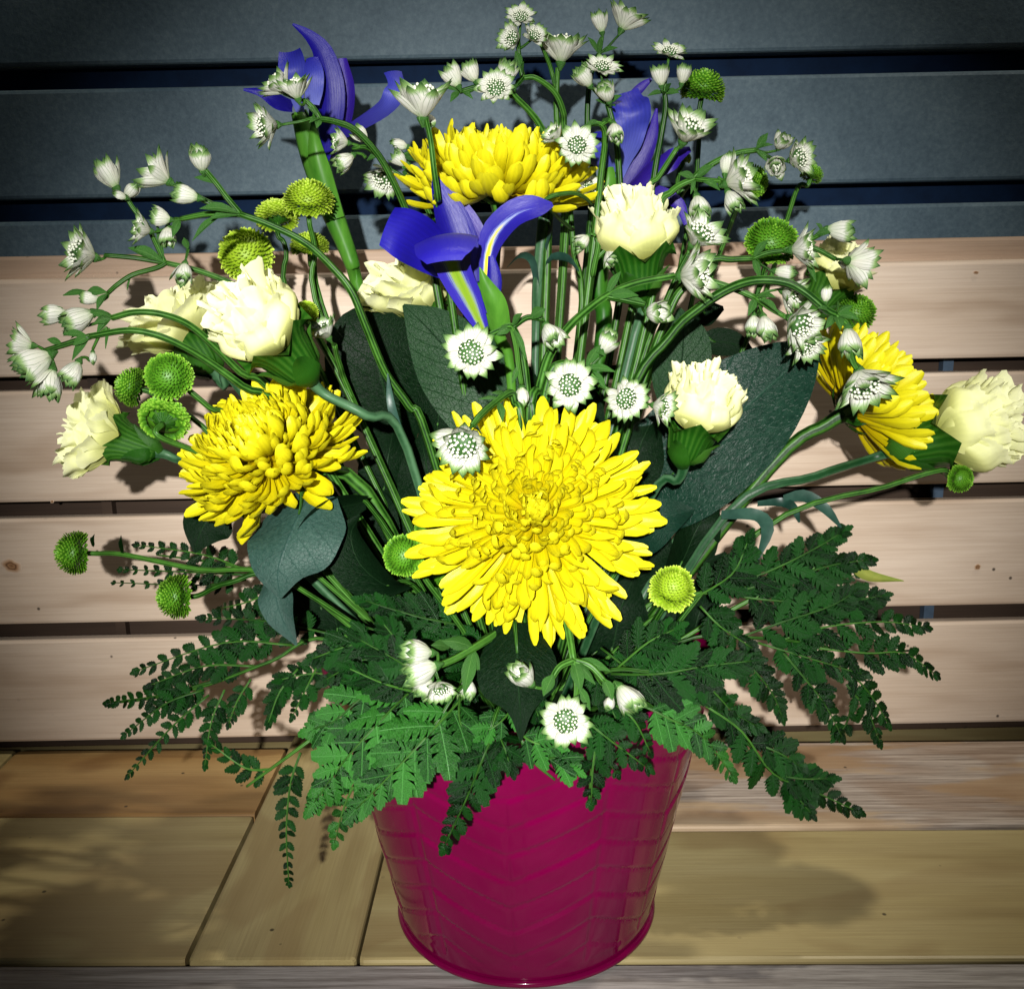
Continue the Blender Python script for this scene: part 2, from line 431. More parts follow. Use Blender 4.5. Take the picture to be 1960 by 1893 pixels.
# ---- wood, wall and bucket materials
def wood_mat(name, c_light, c_dark, c_line, knots=True, grey=0.0, stain=0.0, greyc=(0.16, 0.14, 0.125), stainc=(0.20, 0.105, 0.045), rough=0.55):
    m, nt, b = newmat(name)
    r = objrand(nt)
    off = N(nt, 'ShaderNodeCombineXYZ')
    L(nt, math_(nt, 'MULTIPLY', r, 13.0), off.inputs[0]); L(nt, math_(nt, 'MULTIPLY', r, 7.3), off.inputs[1]); L(nt, math_(nt, 'MULTIPLY', r, 3.1), off.inputs[2])
    p = coords(nt, 'Object', (1, 1, 1), off.outputs[0])
    def mapped(s):
        mp = nt.nodes.new('ShaderNodeMapping'); mp.inputs['Scale'].default_value = s
        L(nt, p, mp.inputs['Vector']); return mp.outputs[0]
    warp = N(nt, 'ShaderNodeTexNoise', Scale=1.0, Detail=3.0)
    L(nt, mapped((4, 18, 18)), warp.inputs['Vector'])
    big = N(nt, 'ShaderNodeTexNoise', Scale=1.0, Detail=4.0, Roughness=0.55)
    L(nt, mapped((5, 30, 30)), big.inputs['Vector'])
    # growth rings: bands across the board bent by the warp
    sx = nt.nodes.new('ShaderNodeSeparateXYZ'); L(nt, p, sx.inputs[0])
    zz = math_(nt, 'ADD', math_(nt, 'MULTIPLY', sx.outputs[2], 1.0), math_(nt, 'MULTIPLY', sx.outputs[1], 0.8))
    ph = math_(nt, 'ADD', math_(nt, 'MULTIPLY', zz, 140.0), math_(nt, 'MULTIPLY', warp.outputs[0], 26.0))
    rings = math_(nt, 'MULTIPLY_ADD', math_(nt, 'SINE', ph), 0.5, 0.5)
    rings = math_(nt, 'POWER', rings, 3.0)
    fine = N(nt, 'ShaderNodeTexNoise', Scale=1.0, Detail=5.0, Roughness=0.7)
    L(nt, mapped((14, 900, 900)), fine.inputs['Vector'])
    c = mixc(nt, ramp(nt, big.outputs[0], [(0.32, 0.0), (0.68, 1.0)]), c_light, c_dark)
    c = mixc(nt, math_(nt, 'MULTIPLY', rings, ramp(nt, big.outputs[0], [(0.35, 0.05), (0.7, 0.45)])), c, c_line)
    c = mixc(nt, ramp(nt, fine.outputs[0], [(0.40, 0.0), (0.72, 0.34)]), c, c_line)
    if knots:
        vo = N(nt, 'ShaderNodeTexVoronoi', Scale=1.0, Randomness=1.0)
        L(nt, mapped((5.0, 11.0, 11.0)), vo.inputs['Vector'])
        kd = math_(nt, 'ADD', vo.outputs['Distance'], math_(nt, 'MULTIPLY', math_(nt, 'SUBTRACT', warp.outputs[0], 0.5), 0.03))
        sep = nt.nodes.new('ShaderNodeSeparateColor'); L(nt, vo.outputs['Color'], sep.inputs[0])
        on = ramp(nt, sep.outputs[0], [(0.40, 0.0), (0.44, 1.0)])
        k1 = math_(nt, 'MULTIPLY', ramp(nt, kd, [(0.030, 1.0), (0.12, 0.0)]), on)
        k2 = math_(nt, 'MULTIPLY', ramp(nt, kd, [(0.018, 1.0), (0.045, 0.0)]), on)
        c = mixc(nt, math_(nt, 'MULTIPLY', k1, 0.55), c, stainc)
        c = mixc(nt, math_(nt, 'MULTIPLY', k2, 0.85), c, (0.075, 0.03, 0.012))
    if grey:
        gm = N(nt, 'ShaderNodeTexNoise', Scale=1.0, Detail=5.0, Roughness=0.6)
        L(nt, mapped((5, 26, 26)), gm.inputs['Vector'])
        gs = N(nt, 'ShaderNodeTexNoise', Scale=1.0, Detail=5.0, Roughness=0.7)
        L(nt, mapped((16, 420, 420)), gs.inputs['Vector'])
        gc = mixc(nt, ramp(nt, gs.outputs[0], [(0.35, 0.0), (0.65, 1.0)]), (greyc[0] * 0.62, greyc[1] * 0.58, greyc[2] * 0.55), (greyc[0] * 1.6, greyc[1] * 1.6, greyc[2] * 1.6))
        c = mixc(nt, ramp(nt, gm.outputs[0], [(0.60 - grey * 0.35, 0.0), (0.66 - grey * 0.35, 1.0)]), c, gc)
    if stain:
        sm = N(nt, 'ShaderNodeTexNoise', Scale=1.0, Detail=2.0, Distortion=0.6)
        L(nt, mapped((8, 16, 16)), sm.inputs['Vector'])
        c = mixc(nt, math_(nt, 'MULTIPLY', ramp(nt, sm.outputs[0], [(0.50, 0.0), (0.56, 1.0)]), stain), c, stainc)
    # specks of dirt
    sp = N(nt, 'ShaderNodeTexVoronoi', Scale=95.0, Randomness=1.0)
    L(nt, p, sp.inputs['Vector'])
    s2 = nt.nodes.new('ShaderNodeSeparateColor'); L(nt, sp.outputs['Color'], s2.inputs[0])
    dot = math_(nt, 'MULTIPLY', ramp(nt, sp.outputs['Distance'], [(0.07, 1.0), (0.13, 0.0)]), ramp(nt, s2.outputs[0], [(0.90, 0.0), (0.91, 1.0)]))
    c = mixc(nt, math_(nt, 'MULTIPLY', dot, 0.85), c, (0.02, 0.013, 0.008))
    L(nt, c, b.inputs['Base Color'])
    b.inputs['Roughness'].default_value = rough
    b.inputs['Specular IOR Level'].default_value = 0.3
    h = math_(nt, 'ADD', math_(nt, 'MULTIPLY', fine.outputs[0], 0.6), math_(nt, 'MULTIPLY', rings, 0.25))
    bump(nt, b, h, 0.25, 0.0006)
    return m
M['slat'] = wood_mat('pale_pine', (0.62, 0.51, 0.405), (0.51, 0.40, 0.30), (0.30, 0.20, 0.13))
M['knot'] = ucolor('wood_knot', [(0.0, (0.16, 0.075, 0.03)), (0.3, (0.28, 0.15, 0.07)), (0.42, (0.09, 0.04, 0.016)), (0.55, (0.30, 0.17, 0.085)), (0.72, (0.42, 0.28, 0.18)), (1.0, (0.55, 0.44, 0.34))], 0.55)
M['shaded_band'] = wood_mat('shaded_pine', (0.42, 0.31, 0.225), (0.33, 0.23, 0.155), (0.18, 0.105, 0.06))  # same pine, with the shade on the top band put into the colour
M['seat'] = wood_mat('varnished_seat_wood', (0.43, 0.36, 0.175), (0.34, 0.27, 0.115), (0.17, 0.115, 0.045), True, 0.0, 0.5, stainc=(0.25, 0.175, 0.075), rough=0.38)
M['seat_brown'] = wood_mat('brown_seat_wood', (0.42, 0.28, 0.115), (0.29, 0.165, 0.06), (0.11, 0.06, 0.022), True, 0.0, 0.55, stainc=(0.16, 0.08, 0.03), rough=0.4)
M['seat_grey'] = wood_mat('weathered_seat_wood', (0.46, 0.35, 0.23), (0.33, 0.205, 0.11), (0.13, 0.08, 0.04), True, 0.42, 0.35, greyc=(0.30, 0.255, 0.215), rough=0.5)
M['front_grey'] = wood_mat('silver_grey_wood', (0.34, 0.25, 0.13), (0.24, 0.15, 0.07), (0.09, 0.06, 0.03), False, 0.75, 0.0, greyc=(0.25, 0.235, 0.22), rough=0.6)
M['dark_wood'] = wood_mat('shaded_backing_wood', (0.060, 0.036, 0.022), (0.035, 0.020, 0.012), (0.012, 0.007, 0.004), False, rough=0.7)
def plain(name, c, rough=0.5, metal=0.0, scale=60, amt=0.25):
    m, nt, b = newmat(name)
    nz = N(nt, 'ShaderNodeTexNoise', Scale=scale, Detail=5.0, Roughness=0.65)
    L(nt, coords(nt, 'Object'), nz.inputs['Vector'])
    b.inputs['Specular IOR Level'].default_value = 0.15
    cc = mixc(nt, ramp(nt, nz.outputs[0], [(0.3, 0.0), (0.7, 1.0)]), tuple(x * (1 - amt) for x in c), tuple(x * (1 + amt) for x in c))
    L(nt, cc, b.inputs['Base Color']); b.inputs['Roughness'].default_value = rough; b.inputs['Metallic'].default_value = metal
    bump(nt, b, nz.outputs[0], 0.2, 0.0005)
    return m
def wall_mat():
    m, nt, b = newmat('slate_grey_board')
    r = objrand(nt)
    off = N(nt, 'ShaderNodeCombineXYZ'); L(nt, math_(nt, 'MULTIPLY', r, 9.0), off.inputs[0])
    p = coords(nt, 'Object', (1, 1, 1), off.outputs[0])
    a = N(nt, 'ShaderNodeTexNoise', Scale=14.0, Detail=6.0, Roughness=0.62); L(nt, p, a.inputs['Vector'])
    g = N(nt, 'ShaderNodeTexNoise', Scale=330.0, Detail=3.0, Roughness=0.7); L(nt, p, g.inputs['Vector'])
    f = math_(nt, 'ADD', math_(nt, 'MULTIPLY', a.outputs[0], 0.55), math_(nt, 'MULTIPLY', g.outputs[0], 0.45))
    c = ramp(nt, f, [(0.36, (0.048, 0.080, 0.104)), (0.50, (0.070, 0.110, 0.136)), (0.64, (0.100, 0.146, 0.170))])
    L(nt, c, b.inputs['Base Color']); b.inputs['Roughness'].default_value = 0.6
    b.inputs['Specular IOR Level'].default_value = 0.3
    bump(nt, b, g.outputs[0], 0.35, 0.0006)
    return m
M['wall'] = wall_mat()
M['navy'] = plain('navy_recess', (0.003, 0.014, 0.042), 0.8)
M['post'] = plain('blue_grey_metal', (0.06, 0.09, 0.13), 0.5, 0.2)
M['ground'] = plain('dark_floor', (0.05, 0.045, 0.04), 0.8)
def pot_mat():
    m, nt, b = newmat('magenta_enamel')
    nz = N(nt, 'ShaderNodeTexNoise', Scale=35.0, Detail=4.0); L(nt, coords(nt), nz.inputs['Vector'])
    c = mixc(nt, nz.outputs[0], (0.098, 0.0002, 0.024), (0.160, 0.0006, 0.043))
    L(nt, c, b.inputs['Base Color'])
    fn = N(nt, 'ShaderNodeTexNoise', Scale=220.0, Detail=3.0); L(nt, coords(nt), fn.inputs['Vector'])
    L(nt, math_(nt, 'MULTIPLY_ADD', nz.outputs[0], 0.10, 0.10), b.inputs['Roughness'])
    b.inputs['Specular IOR Level'].default_value = 0.12
    b.inputs['Coat Weight'].default_value = 0.4; b.inputs['Coat Roughness'].default_value = 0.03
    bump(nt, b, fn.outputs[0], 0.06, 0.0004)
    return m
M['pot'] = pot_mat()

# ------------------------------------------------------------------ the setting
def box(cx, cy, cz, sx, sy, sz, bev=0.0015, chamfer_top=0.0):
    """board with rounded long edges; cross-section in y-z swept along x"""
    hx, hy, hz = sx / 2, sy / 2, sz / 2
    b = bev; q = b * 0.3
    sec = [(-hy, -hz + b), (-hy + q, -hz + q), (-hy + b, -hz), (hy - b, -hz), (hy - q, -hz + q), (hy, -hz + b), (hy, hz - b), (hy - q, hz - q), (hy - b, hz)]
    if chamfer_top:
        sec += [(-hy + chamfer_top, hz), (-hy, hz - chamfer_top)]
    else:
        sec += [(-hy + b, hz), (-hy + q, hz - q), (-hy, hz - b)]
    n = len(sec)
    xs = [-hx, -hx + b, hx - b, hx]
    V = []
    for i, x in enumerate(xs):
        k = 1.0 if 0 < i < 3 else 1 - b / max(hy, hz) * 0.5
        V += [(cx + x, cy + y * k, cz + z * k) for (y, z) in sec]
    F = []
    for i in range(3):
        for j in range(n):
            a = i * n + j; bb = i * n + (j + 1) % n
            F.append((a, a + n, bb + n, bb))
    F.append(tuple(range(n))); F.append(tuple(3 * n + j for j in range(n - 1, -1, -1)))
    return V, F
def board(name, parent, c, s, mat, bev=0.0015, rotz=0.0, chamfer=0.0, tiltx=0.0):
    V, F = box(0, 0, 0, *s, bev, chamfer)
    me = mesh(name, V, F, mat, None, False)
    loc = Vector(c) - Vector(parent.location)
    return link(name, me, parent, Matrix.Translation(loc) @ Matrix.Rotation(rotz, 4, 'Z') @ Matrix.Rotation(tiltx, 4, 'X'))

ground = link('ground', mesh('ground', [(-3, -3, -0.45), (3, -3, -0.45), (3, 3, -0.45), (-3, 3, -0.45)], [(0, 1, 2, 3)], M['ground'], None, False))
ground['kind'] = 'structure'; ground['label'] = 'dark floor below the bench'

YB = 0.170      # front face of the bench back
YW = 0.250      # front face of the wall boards
wall = thing('cladding_wall', 'slate grey horizontal board wall behind the bench, navy gaps between boards', 'wall', (0, YW + 0.03, -0.45))
def zw(y, Y): return P(980, y, Y).z
navy = board('backing', wall, (0, YW + 0.034, 0.22), (2.4, 0.01, 1.34), M['navy'])
edges = [(110, -150), (364, 154), (660, 406)]
pitch = zw(154, YW) - zw(406, YW)
hgt = zw(154, YW) - zw(364, YW)
ztop = zw(154, YW)
for k in range(-2, 6):
    zc = ztop - hgt / 2 - (k) * pitch + pitch
    board('board', wall, (0, YW + 0.010, zc), (2.4, 0.020, hgt), M['wall'], 0.0025)

bench = thing('wooden_bench', 'pale pine slatted bench with yellowish stained seat planks, pot standing on it', 'bench', (0, 0.06, -0.45))
tops = [P(980, y, YB).z for y in (517, 730, 974, 1207)]
bots = [P(980, y, YB).z for y in (704, 944, 1177, 1402)]
for k, (zt, zb) in enumerate(zip(tops, bots)):
    SL = board('back_slat', bench, (0.0 + 0.013 * k, YB + (0.007 if k == 0 else 0.0045), (zt + zb) / 2), (1.5, 0.014 if k == 0 else 0.009, zt - zb), M['slat'], 0.0022)
    for (px, py, rp) in ((22, 1083, 15), (1772, 1190, 15), (1871, 1085, 6), (1868, 522, 4), (100, 960, 3)):
        if not (tops[k] > P(px, py, YB).z > bots[k]): continue
        pc = P(px, py, YB - 0.0004); rr = rp * mpp(pc)
        Vk = [(0, 0, 0)]; Uk = [(0, 0.5)]
        for q_ in range(1, 5):
            for j in range(18):
                a_ = 2 * math.pi * j / 18
                w_ = rr * q_ / 4 * (1 + 0.16 * math.sin(2 * a_ + px) + 0.08 * math.sin(5 * a_))
                Vk.append((w_ * 1.35 * math.cos(a_), -0.0003 * (1 - (q_ / 4) ** 2), w_ * math.sin(a_))); Uk.append((q_ / 4, j / 18))
        Fk = [(0, 1 + j, 1 + (j + 1) % 18) for j in range(18)] + [(1 + r_ * 18 + j, 19 + r_ * 18 + j, 19 + r_ * 18 + (j + 1) % 18, 1 + r_ * 18 + (j + 1) % 18) for r_ in range(3) for j in range(18)]
        link('knot', mesh('knot', Vk, Fk, M['knot'], Uk), SL, Matrix.Translation(pc - Vector(bench.location) - SL.location))
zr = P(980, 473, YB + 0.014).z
board('shaded_top_band', bench, (0.03, YB + 0.021, zr - 0.014), (1.5, 0.014, 0.028), M['shaded_band'], 0.002)  # set-back strip in the darker tone, stands in for the shaded slat top
board('added_gap_panel', bench, (0, YB + 0.036, 0.132), (1.5, 0.008, 0.286), M['dark_wood'])  # added dark sheet, keeps the lit wall from showing through the slat gaps
for px, pm_ in ((192, 'dark_wood'), (1800, 'post')):
    x = P(px, 800, YB + 0.03).x
    board('frame_post', bench, (x, YB + 0.0275, 0.16), (0.0065, 0.007, 0.26), M[pm_], 0.001)
# seat planks: lines running back seen on the seat, seat turned a little against the back
RS = R(-1.5)
def seat(x0, x1, y0, y1, mat, dz=0.0, name='seat_plank'):
    """plank from x0..x1, y0..y1 in the seat's own turned axes"""
    c = Matrix.Rotation(RS, 3, 'Z') @ Vector(((x0 + x1) / 2, (y0 + y1) / 2, 0))
    return board(name, bench, (c.x, c.y, -0.0125 + dz), (x1 - x0, y1 - y0, 0.025), mat, 0.0018, RS)
def sy(py): return (Matrix.Rotation(-RS, 3, 'Z') @ PZ(980, py)).y
def sx(px, py): return (Matrix.Rotation(-RS, 3, 'Z') @ PZ(px, py)).x
yA, yB_, yC = sy(1556), sy(1838), -0.30
yTop = 0.205
s1 = (sx(553, 1413) + sx(363, 1837)) / 2
s2 = (sx(724, 1652) + sx(690, 1838)) / 2
s0 = sx(20, 1449)
g = 0.0009
# left run
seat(s0 + g, s1 - g, yA + g, sy(1428), M['seat_brown'], 0.0)
seat(-0.70, s0 - g, yA + g, sy(1428), M['seat'], 0.0005)
seat(-0.70, s1 - g, yB_ + g, yA - g, M['seat'], 0.0003)
# crosswise plank
cx_ = (s1 + s2) / 2
V, F = box(0, 0, 0, (yTop - yB_) - 2 * g, (s2 - s1) - 2 * g, 0.025, 0.0018)
c = Matrix.Rotation(RS, 3, 'Z') @ Vector((cx_, (yTop + yB_) / 2, 0))
link('seat_plank', mesh('seat_plank', V, F, M['seat'], None, False), bench,
     Matrix.Translation(Vector((c.x, c.y, -0.0122)) - Vector(bench.location)) @ Matrix.Rotation(RS + math.pi / 2, 4, 'Z'))
# right run
yR = (Matrix.Rotation(-RS, 3, 'Z') @ PZ(1500, 1586)).y
yR2 = (Matrix.Rotation(-RS, 3, 'Z') @ PZ(1500, 1424)).y
seat(s2 + g, 0.70, yR + g, yR2, M['seat_grey'], 0.0016)
seat(s2 + g, 0.70, yB_ + g, yR - g, M['seat'], 0.0)
board('seat_rail', bench, (0.2, YB + 0.012, -0.020), (1.3, 0.06, 0.018), M['seat'], 0.0015, RS)
# front plank
seat(-0.70, 0.70, yC, yB_ - g, M['front_grey'], -0.001)
for x in (-0.62, 0.62):
    for y in (-0.24, 0.16):
        board('leg', bench, (x, y, -0.2386), (0.05, 0.05, 0.4228), M['dark_wood'], 0.002)
board('seat_apron', bench, (0, 0.187, -0.055), (1.3, 0.02, 0.05), M['dark_wood'])

# ------------------------------------------------------------------ the bucket
RB, RT, HP = 0.0628, 0.0915, 0.138
pot = thing('flower_bucket', 'glossy magenta metal bucket with embossed herringbone pattern', 'bucket', (0, 0, 0))
def herring(a, h):
    """depth of the embossed joints: columns of slanted bricks, alternating slant"""
    ncol = 12
    ca = a / (2 * math.pi) * ncol
    k = math.floor(ca); f = ca - k
    s = (f if k % 2 == 0 else 1 - f)
    bw = 0.108
    t = (h - s * 0.135) / bw
    ft = t - math.floor(t)
    e = min(ft, 1 - ft) * bw * HP                  # metres to the slanted joint
    ec = min(f, 1 - f) * 2 * math.pi / ncol * 0.078
    # every second brick split in half
    d = min(e, ec)
    return -0.0008 * (1 - smooth(d / 0.0012)) + 0.00035 * (math.sin(k * 5.1 + math.floor(t) * 2.7))
NA, NH = 420, 110
V = []; U = []
for i in range(NH + 1):
    h = i / NH
    for j in range(NA):
        a = 2 * math.pi * j / NA
        z = 0.0025 + h * (HP - 0.0025)
        r = lerp(RB, RT, h)
        m_ = smooth((h - 0.05) / 0.02) * smooth((0.93 - h) / 0.02)
        r += herring(a + 0.1, h) * m_
        V.append((r * math.sin(a), -r * math.cos(a), z))
F = [tuple(reversed(f)) for f in grid_faces(NH, NA, True)]
F = [f[::-1] for f in F]
part('wall', V, F, M['pot'], pot)
def torus(R0, z0, r0, n=96, m=10):
    V = [((R0 + r0 * math.cos(b)) * math.sin(a), -(R0 + r0 * math.cos(b)) * math.cos(a), z0 + r0 * math.sin(b))
         for a in [2 * math.pi * i / n for i in range(n)] for b in [2 * math.pi * j / m for j in range(m)]]
    F = []
    for i in range(n):
        for j in range(m):
            F.append((i * m + j, ((i + 1) % n) * m + j, ((i + 1) % n) * m + (j + 1) % m, i * m + (j + 1) % m))
    return V, F
V, F = torus(RB + 0.0004, 0.0018, 0.0018); part('base_ring', V, F, M['pot'], pot)
V, F = torus(RT + 0.0008, HP, 0.0022); part('rim', V, F, M['pot'], pot)
V, F, U = tube([(0, 0, 0.003), (0, 0, 0.0045)], [RB, RB], 48, 1); part('bottom', V, F, M['pot'], pot)
# inner wall
V = [((RT - 0.0022 - (0.028 * t)) * math.sin(a), -(RT - 0.0022 - 0.028 * t) * math.cos(a), HP - t * 0.13) for t in (0, 0.5, 1) for a in [2 * math.pi * i / 96 for i in range(96)]]
part('lining', V, grid_faces(2, 96, True), M['pot'], pot)
fo = thing('floral_foam', 'dark green floral foam filling the magenta bucket below the stems', 'floral foam', (0, 0, 0.0045))
V, F, U = tube([(0, 0, 0.0046), (0, 0, 0.06), (0, 0, 0.112)], [0.055, 0.066, 0.076], 40, 3); part('block', V, F, M['foam'], fo)

FOOT = Vector((0, 0, 0.10))
def foot(p):
    """where a stem enters the foam"""
    return Vector((max(-0.045, min(0.045, p.x * 0.22)), max(-0.04, min(0.045, p.y * 0.3)), 0.108))

# ------------------------------------------------------------------ large chrysanthemums
def mum_petal(length, hw, phi0, phi1, tip, cup):
    """strap petal along +X, bending in X-Z; tip curls in"""
    us = [0.0, 0.25, 0.50, 0.72, 0.86, 0.95, 1.0]
    V = []; U = []
    x = z = 0.0; pu = 0
    for u in us:
        ph = lerp(phi0, phi1, smooth(u / 0.75)) + tip * smooth((u - 0.7) / 0.3)
        du = (u - pu) * length
        x += math.cos(ph) * du; z += math.sin(ph) * du; pu = u
        w = hw * (0.42 + 0.58 * smooth(u / 0.7))
        if u > 0.78: w *= math.sqrt(max(0.05, 1 - ((u - 0.78) / 0.228) ** 2.6))
        nx, nz = -math.sin(ph), math.cos(ph)
        for j in range(5):
            v = j / 2 - 1
            hgt_ = cup * w * (v * v)
            V.append((x + nx * hgt_, v * w, z + nz * hgt_)); U.append((u, j / 4))
    return V, grid_faces(6, 4), U
MUMP = {}; MUMUV = {}
for cls, (hw, p0, p1, tip, cup, ln) in {
        'core': (0.034, -0.1, 0.50, 0.55, 0.9, 1), 'inner': (0.040, -0.05, 0.12, 0.75, 0.9, 1),
        'mid': (0.047, -0.15, 0.20, 0.90, 0.9, 1), 'outer': (0.056, -0.05, 0.10, 0.75, 0.8, 1),
        'cupped': (0.066, -0.12, 0.28, 0.70, 0.8, 1), 'droop': (0.058, 0.15, -0.35, 0.45, 0.6, 1)}.items():
    MUMP[cls] = []
    for k in range(7):
        V, F, U = mum_petal(1.0, hw * rnd(0.9, 1.12), p0 + rnd(-.12, .12), p1 + rnd(-.25, .25), tip * rnd(0.3, 1.7), cup * rnd(0.8, 1.2))
        MUMP[cls].append(mesh('petal', V, F, M['mum'], U)); MUMUV[MUMP[cls][-1].name] = U
def lathe(prof, n=16):
    V = [(r * math.cos(2 * math.pi * j / n), r * math.sin(2 * math.pi * j / n), z) for (r, z) in prof for j in range(n)]
    U = [(i / (len(prof) - 1), j / n) for i in range(len(prof)) for j in range(n)]
    F = grid_faces(len(prof) - 1, n, True)
    F.append(tuple((len(prof) - 1) * n + j for j in range(n)))
    return V, F, U
def lathe_mesh(name, prof, mat, n=16):
    V, F, U = lathe(prof, n); return mesh(name, V, F, mat, U)
MUM_BASE = lathe_mesh('flower_head', [(0.05, -0.18), (0.10, -0.14), (0.22, -0.07), (0.24, 0.0), (0.16, 0.03), (0.01, 0.04)], M['calyx'])
MUM_DISC = lathe_mesh('disc', [(0.20, 0.035), (0.16, 0.09), (0.08, 0.14), (0.01, 0.15)], M['mum'])
SEPAL_V, SEPAL_F, SEPAL_U = ribbon([(0, 0, 0), (0.5, 0, 0.05), (1, 0, 0.25)], [0.12, 0.16, 0.02], Vector((0, 1, 0)), 4, 2, 0.3)
SEPAL = mesh('sepal', SEPAL_V, SEPAL_F, M['calyx'], SEPAL_U)
def stem_to_pot(t, pts, radii, mat, n=8, name='stem', ribs=0.0):
    V, F, U = tube(pts, radii, n, 5, ribs)
    return part(name, V, F, mat, t, U)
def mum(label, center, radius, axis, form, npet, via=(), roll=0.0, seed=1):
    """form: (elevation of outermost petals, exponent, inner length, outer length, outer class)"""
    random.seed(seed)
    e_out, ex, l_in, l_out, cls_out = form
    base = foot(center)
    t = thing('yellow_chrysanthemum', label, 'chrysanthemum', base, 'large yellow chrysanthemums')
    ax = axis.normalized()
    pts = [base] + list(via) + [center - ax * radius * 0.35, center - ax * radius * 0.12]
    stem_to_pot(t, pts, [0.0033] * (len(pts) - 1) + [0.0042], M['stem'])
    HM = Matrix.Translation(center - base) @ frame_z(ax, roll=roll) @ Matrix.Scale(radius, 4)
    head = link('flower_head', MUM_BASE, t, HM)
    link('disc', MUM_DISC, head, Matrix.Identity(4))
    ncore = 250 if cls_out == 'outer' else 190; mb = MB()
    for i in range(npet + ncore):
        f = (i + 0.5) / (npet + ncore)
        a = i * 2.399963 + rnd(-0.12, 0.12)
        e = lerp(R(84), R(e_out), f ** ex) + R(rnd(-11, 11))
        ln = lerp(l_in, l_out, smooth(f * 1.05)) * rnd(0.90, 1.08)
        rb = 0.20 * math.sqrt(f); zb = 0.14 - 0.17 * f
        if f < 0.16: cl = 'core'
        elif f < 0.38: cl = 'inner'
        elif f < (0.74 if cls_out == 'outer' else 0.50): cl = 'mid'
        else: cl = cls_out
        if f > 0.94 and cls_out != 'cupped' and random.random() < 0.5: cl = 'droop'
        w = lerp(0.62, 1.10 if cls_out == 'outer' else 1.34, f ** 0.6) * rnd(0.85, 1.18)
        m = (Matrix.Rotation(a, 4, 'Z') @ Matrix.Translation((rb, 0, zb)) @ Matrix.Rotation(-e, 4, 'Y')
             @ Matrix.Rotation(rnd(-0.5, 0.5), 4, 'X') @ Matrix.Rotation(rnd(-0.2, 0.2), 4, 'Z') @ Matrix.Diagonal((ln, w, ln, 1)))
        pm = random.choice(MUMP[cl])
        if i < ncore:                                   # the small heart petals, joined
            mb.add([m @ v.co for v in pm.vertices], [tuple(p.vertices) for p in pm.polygons], MUMUV[pm.name])
        else:
            link('petal', pm, head, m)
    hp = link('heart_petals', mesh('heart_petals', mb.V, mb.F, M['mum'], mb.U), head, Matrix.Identity(4)); hp['kind'] = 'stuff'
    for k in range(9):
        link('sepal', SEPAL, head, Matrix.Rotation(k * 0.698, 4, 'Z') @ Matrix.Translation((0.16, 0, -0.12)) @ Matrix.Rotation(R(-15), 4, 'Y') @ Matrix.Scale(0.26, 4))
    return t
c = P(1024, 985, -0.075)
mum('fully open yellow chrysanthemum facing outward above the bucket rim, largest of the yellow blooms', c, 212 * mpp(c),
    D3(0.02, 0.22, 0.97), (-16, 0.62, 0.30, 0.99, 'outer'), 300, seed=11)
c = P(512, 866, -0.022)
mum('yellow chrysanthemum tilted toward the green button flowers, below a cream carnation', c, 164 * mpp(c),
    D3(-0.36, 0.70, 0.60), (-24, 0.80, 0.46, 0.98, 'cupped'), 280, via=[P(700, 940, 0.0)], seed=12)
c = P(955, 368, 0.045)
mum('yellow chrysanthemum opening straight up against the grey wall, behind the front blue iris', c, 167 * mpp(c),
    D3(0.0, 0.95, 0.28), (-10, 0.90, 0.54, 1.02, 'cupped'), 290, via=[P(945, 600, 0.04)], seed=13)
c = P(1628, 785, 0.03)
mum('yellow chrysanthemum seen from its side, turned away beside the outermost cream carnation', c, 150 * mpp(c),
    D3(0.80, 0.50, 0.08), (10, 0.90, 0.72, 1.04, 'cupped'), 270, via=[P(1470, 900, 0.03)], seed=14)

# ------------------------------------------------------------------ carnations
def carn_petal(rscale, zt, span, flare, ruff, seed, seg=(10, 26)):
    random.seed(seed)
    nu, nv = seg
    p1, p2, p3 = rnd(0, 6.28), rnd(0, 6.28), rnd(0, 6.28)
    jag = [rnd(-0.045, 0.0) if j % 2 else rnd(-0.01, 0.03) for j in range(nv + 1)]
    V = []; U = []
    for i in range(nu + 1):
        u = (i / nu) ** 0.85
        for j in range(nv + 1):
            v = 2 * j / nv - 1
            bul = math.sin(min(1, u * 1.35) * math.pi / 2)
            rim = smooth((u - 0.55) / 0.45)
            r = lerp(0.34, 1.0, bul) * rscale * (1 + flare * u * u) - 0.16 * rscale * smooth((u - 0.55) / 0.3) * (1 - flare)
            r += 0.10 * smooth((u - 0.82) / 0.18)                      # lip turns out
            r += ruff * rim * (math.sin(v * 4.5 + p1) * 0.75 + math.sin(v * 9 + p2 + u * 3) * 0.55) + 0.05 * ruff * math.sin(v * 21 + p3) * u
            r += 0.045 * math.sin(u * 5 + p3 + v * 2) * u              # soft dents
            r -= 0.14 * v * v * u
            a = v * span * lerp(0.45, 1.0, u ** 0.7)
            a += 0.05 * math.sin(u * 6 + p2)
            edge = 1 - 0.34 * v * v
            z = zt * u * edge + (jag[j] * smooth((u - 0.80) / 0.20)) + ruff * 0.55 * rim * math.sin(v * 6 + p3)
            V.append((r * math.cos(a), r * math.sin(a), z)); U.append((u, j / nv))
    return mesh('petal', V, grid_faces(nu, nv), M['carn'], U)
CP = {}
